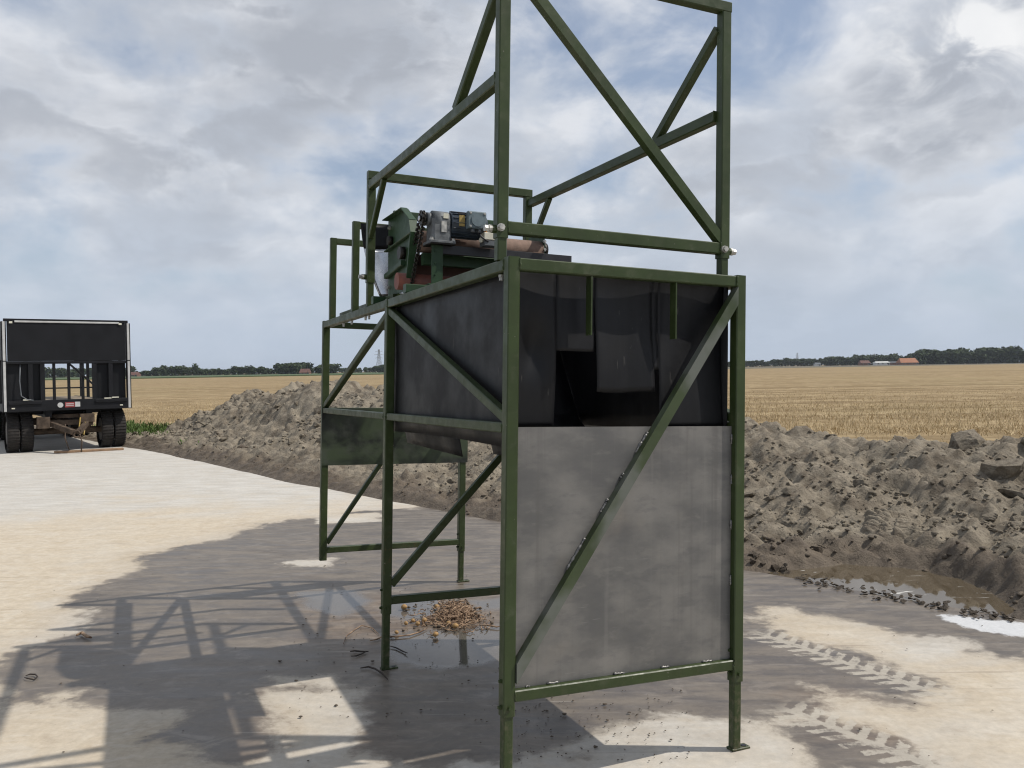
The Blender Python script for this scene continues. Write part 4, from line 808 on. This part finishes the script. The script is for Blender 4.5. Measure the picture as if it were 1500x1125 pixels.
# pylons
PYL = simple('galvanised_lattice', (.22,.24,.26), .6, .3, .1)
def pylon(X, D, H, label):
    x, y = far_pt(X, D); o = empty('pylon', (x, y, -.05), .5); tag(o, label, 'pylon', 'pylons on the horizon'); t = .28
    hw = lambda z: (.11*H*(1-z/H)**1.3+.018*H)/1.0
    lv = np.linspace(0, H*.97, 10)
    for sx in (-1,1):
        for sy in (-1,1): MB().tube([(sx*hw(z), sy*hw(z), z) for z in lv], t, 5).build('leg', PYL, o)
    mb = MB()
    for a, b in zip(lv, lv[1:]):
        for sy in (-1,1): mb.tube([(-hw(a),sy*hw(a),a),(hw(b),sy*hw(b),b)], t*.6, 4); mb.tube([(hw(a),sy*hw(a),a),(-hw(b),sy*hw(b),b)], t*.6, 4)
    mb.build('lattice', PYL, o)
    for z, l in ((.60,.17),(.74,.21),(.88,.15)):
        MB().tube([(-l*H,0,z*H),(0,0,z*H+.03*H),(l*H,0,z*H)], t, 5).build('cross_arm', PYL, o)
pylon(555.5,1250,34,'grey lattice pylon on the horizon beyond the green crop left of the hopper'); pylon(1168,2000,30,'faint grey lattice pylon above the tree row right of the machine'); pylon(1281,2300,29,'faint grey lattice pylon above the trees beside the white shed')
# green crop strip and dark field edge far off
CROP = simple('green_crop', (.055,.085,.028), .9, 0, .25, .05); DKF = simple('dark_far_field', (.10,.085,.05), .95, 0, .25, .03)
g = MB(); A = [far_pt(-80,330), far_pt(660,430), far_pt(660,900), far_pt(-80,900)]; g.add([(x,y,.35) for x, y in A]+[(x,y,-.04) for x, y in A], [(0,1,2,3),(0,1,5,4),(1,2,6,5),(3,0,4,7)]); tag(g.build('crop_field', CROP), 'strip of low green crop beyond the stubble', kind='structure')
g = MB(); A = [far_pt(1040,430), far_pt(1560,560), far_pt(1560,1000), far_pt(1040,1000)]; g.add([(x,y,-.02) for x, y in A], [(0,1,2,3)]); tag(g.build('far_field', DKF), 'darker field in front of the horizon trees', kind='structure')

# ------------------------------------------------------------------ litter on the concrete
POT = simple('small_potato', (.33,.20,.08), .6, 0, .25, 40, .4); HAULM = m_straw('haulm', (.105,.062,.037), (.33,.225,.145)); TWIG = simple('dark_twig', (.035,.026,.02), .8)
def potato(px, py, r, z=0):
    x, y = gp(px, py); k = random.random(); mb = MB(); n = 12; ring = [(-1,.02),(-.9,.42),(-.6,.78),(-.15,.98),(.3,.93),(.7,.66),(.93,.33),(1,.02)]
    mb.tube([(a*r*1.15, .08*r*math.sin(a*2+k*5), 0) for a, _ in ring], [r*q*.95 for _, q in ring], n); o = mb.build('potato', POT, None, True)
    o.location = (x, y, r*.9+z+.006); o.rotation_euler = (random.uniform(-.3,.3), random.uniform(-.3,.3), random.uniform(0,6.3)); return o
for px, py, r in ((594.5,917,.013),(657,917,.014),(667,922,.018),(592,894,.019),(612,918,.015),(638,934,.016),(581,930,.012),(640,893,.016),(622,913,.017),(605,913,.013)):
    tag(potato(px, py, r), 'small yellow potato lying beside the litter heap on the wet concrete', 'potato', 'potatoes by the litter heap')
mb = MB()
for i in range(330):
    q = random.random(); px = random.gauss(667,14) if q < .8 else random.uniform(605,715); py = random.gauss(902,7.5) if q < .8 else random.gauss(912,8); x, y = gp(px, py)
    zt = .042*math.exp(-((px-668)/24)**2-((py-900)/15)**2)*random.random()+.006; a = random.uniform(0,6.3); l = random.uniform(.04,.13); cv_ = random.uniform(-1.6,1.6); pts = []
    for f in np.linspace(-.5,.5,5): pts.append((x+l*f*math.cos(a+cv_*f), y+l*f*math.sin(a+cv_*f), max(.006, zt+random.uniform(-.012,.018))))
    mb.tube(pts, random.uniform(.0018,.0040), 4)
tag(mb.build('haulm_litter', HAULM), 'heap of pale dried roots and plant stalks on wet concrete under the machine', kind='stuff')
def twig(name, pix, r, m, label, cat='twig'):
    pts = [(*gp(px, py), r+.004+random.uniform(0,.006)) for px, py in pix]; tag(MB().tube(pts, [r*.6]+[r]*(len(pts)-2)+[r*.5], 6).build(name, m, None, True), label, cat)
twig('twig', [(513,958),(520,956),(530,957),(540,957)], .005, TWIG, 'short dark twig lying above a forked one on shaded concrete'); twig('twig', [(514,964),(522,963),(530,960),(536,958)], .004, TWIG, 'dark forked twig tip on shaded concrete by the leg')
twig('twig', [(528,981),(540,980),(550,983),(560,990),(568,998)], .005, TWIG, 'long curved dark twig at the foot plate of the middle leg'); twig('twig', [(571,949),(580,951),(590,956),(597,960)], .004, TWIG, 'dark twig right of the middle leg at the shadow edge')
twig('root_stalk', [(542,941),(552,939),(560,936),(580,935),(600,933),(615,928),(625,923)], .0045, HAULM, 'long pale stalk trailing from the litter heap past the middle leg', 'stalk'); twig('root_stalk', [(503,946),(508,934),(520,925),(530,919),(545,922),(556,932)], .003, HAULM, 'thin arched pale stalk left of the middle leg', 'stalk')
twig('root_stalk', [(112,934),(120,931),(127,936),(134,938)], .010, HAULM, 'small pale straw scrap alone at the edge of the wet patch', 'stalk'); twig('wire_ring', [(38,993),(44,990),(52,991),(55,994),(50,998),(40,997),(36,995)], .004, TWIG, 'small dark open ring of twig on the concrete', 'twig')
twig('root_stalk', [(702,919),(715,919),(728,921),(733,920)], .005, HAULM, 'pale stalk reaching from the litter heap to the front leg', 'stalk')
V, Fc, mo, b = [], [], [], 0
for i in range(620):
    q = random.random()
    if q < .30: px, py = random.gauss(655,40), random.gauss(908,18)
    elif q < .62: px, py = random.uniform(740,1010), random.uniform(1010,1120)
    elif q < .85: px, py = random.uniform(430,740), random.uniform(860,1060)
    else: px, py = random.uniform(20,1480), random.uniform(800,1120)
    x, y = gp(px, py); k = random.randrange(10); s = random.uniform(.004,.010) if random.random() < .93 else random.uniform(.012,.022)
    if st(x, y)[1] > -.1: continue
    V.append(cv[k]*s*np.array([1.3,1.3,.8])+np.array([x, y, s*.25+.004])); Fc.append(cf[k]+b); b += len(cv[k]); mo.append(np.full(len(cv[k]), .9))
for i in range(110):
    px, py = random.gauss(658,34), random.gauss(903,11); x, y = gp(px, py); k = random.randrange(10); s = random.uniform(.012,.036)
    V.append(cv[k]*s+np.array([x, y, s*.2+.004])); Fc.append(cf[k]+b); b += len(cv[k]); mo.append(np.full(len(cv[k]), .9))
me = bigmesh('soil_crumbs', np.vstack(V), np.vstack(Fc), SOIL, False); fattr(me, 'moist', np.concatenate(mo)); tag(link('soil_crumbs', me), 'dark soil crumbs scattered over the concrete', kind='stuff')

# ------------------------------------------------------------------ summer haze over the polder
m = bpy.data.materials.new('haze'); m.use_nodes = True; t = NT(m.node_tree); t.n.clear()
pv = t.add('ShaderNodeVolumePrincipled', Color=(.80,.87,.97), Density=HAZE, Anisotropy=.2); t.l.new(pv.outputs[0], t.add('ShaderNodeOutputMaterial').inputs['Volume'])
hz = MB().box((-4700,-4700,-1.5), (4700,4700,42)).build('haze', m); tag(hz, 'thin pale summer haze over the fields', kind='stuff')
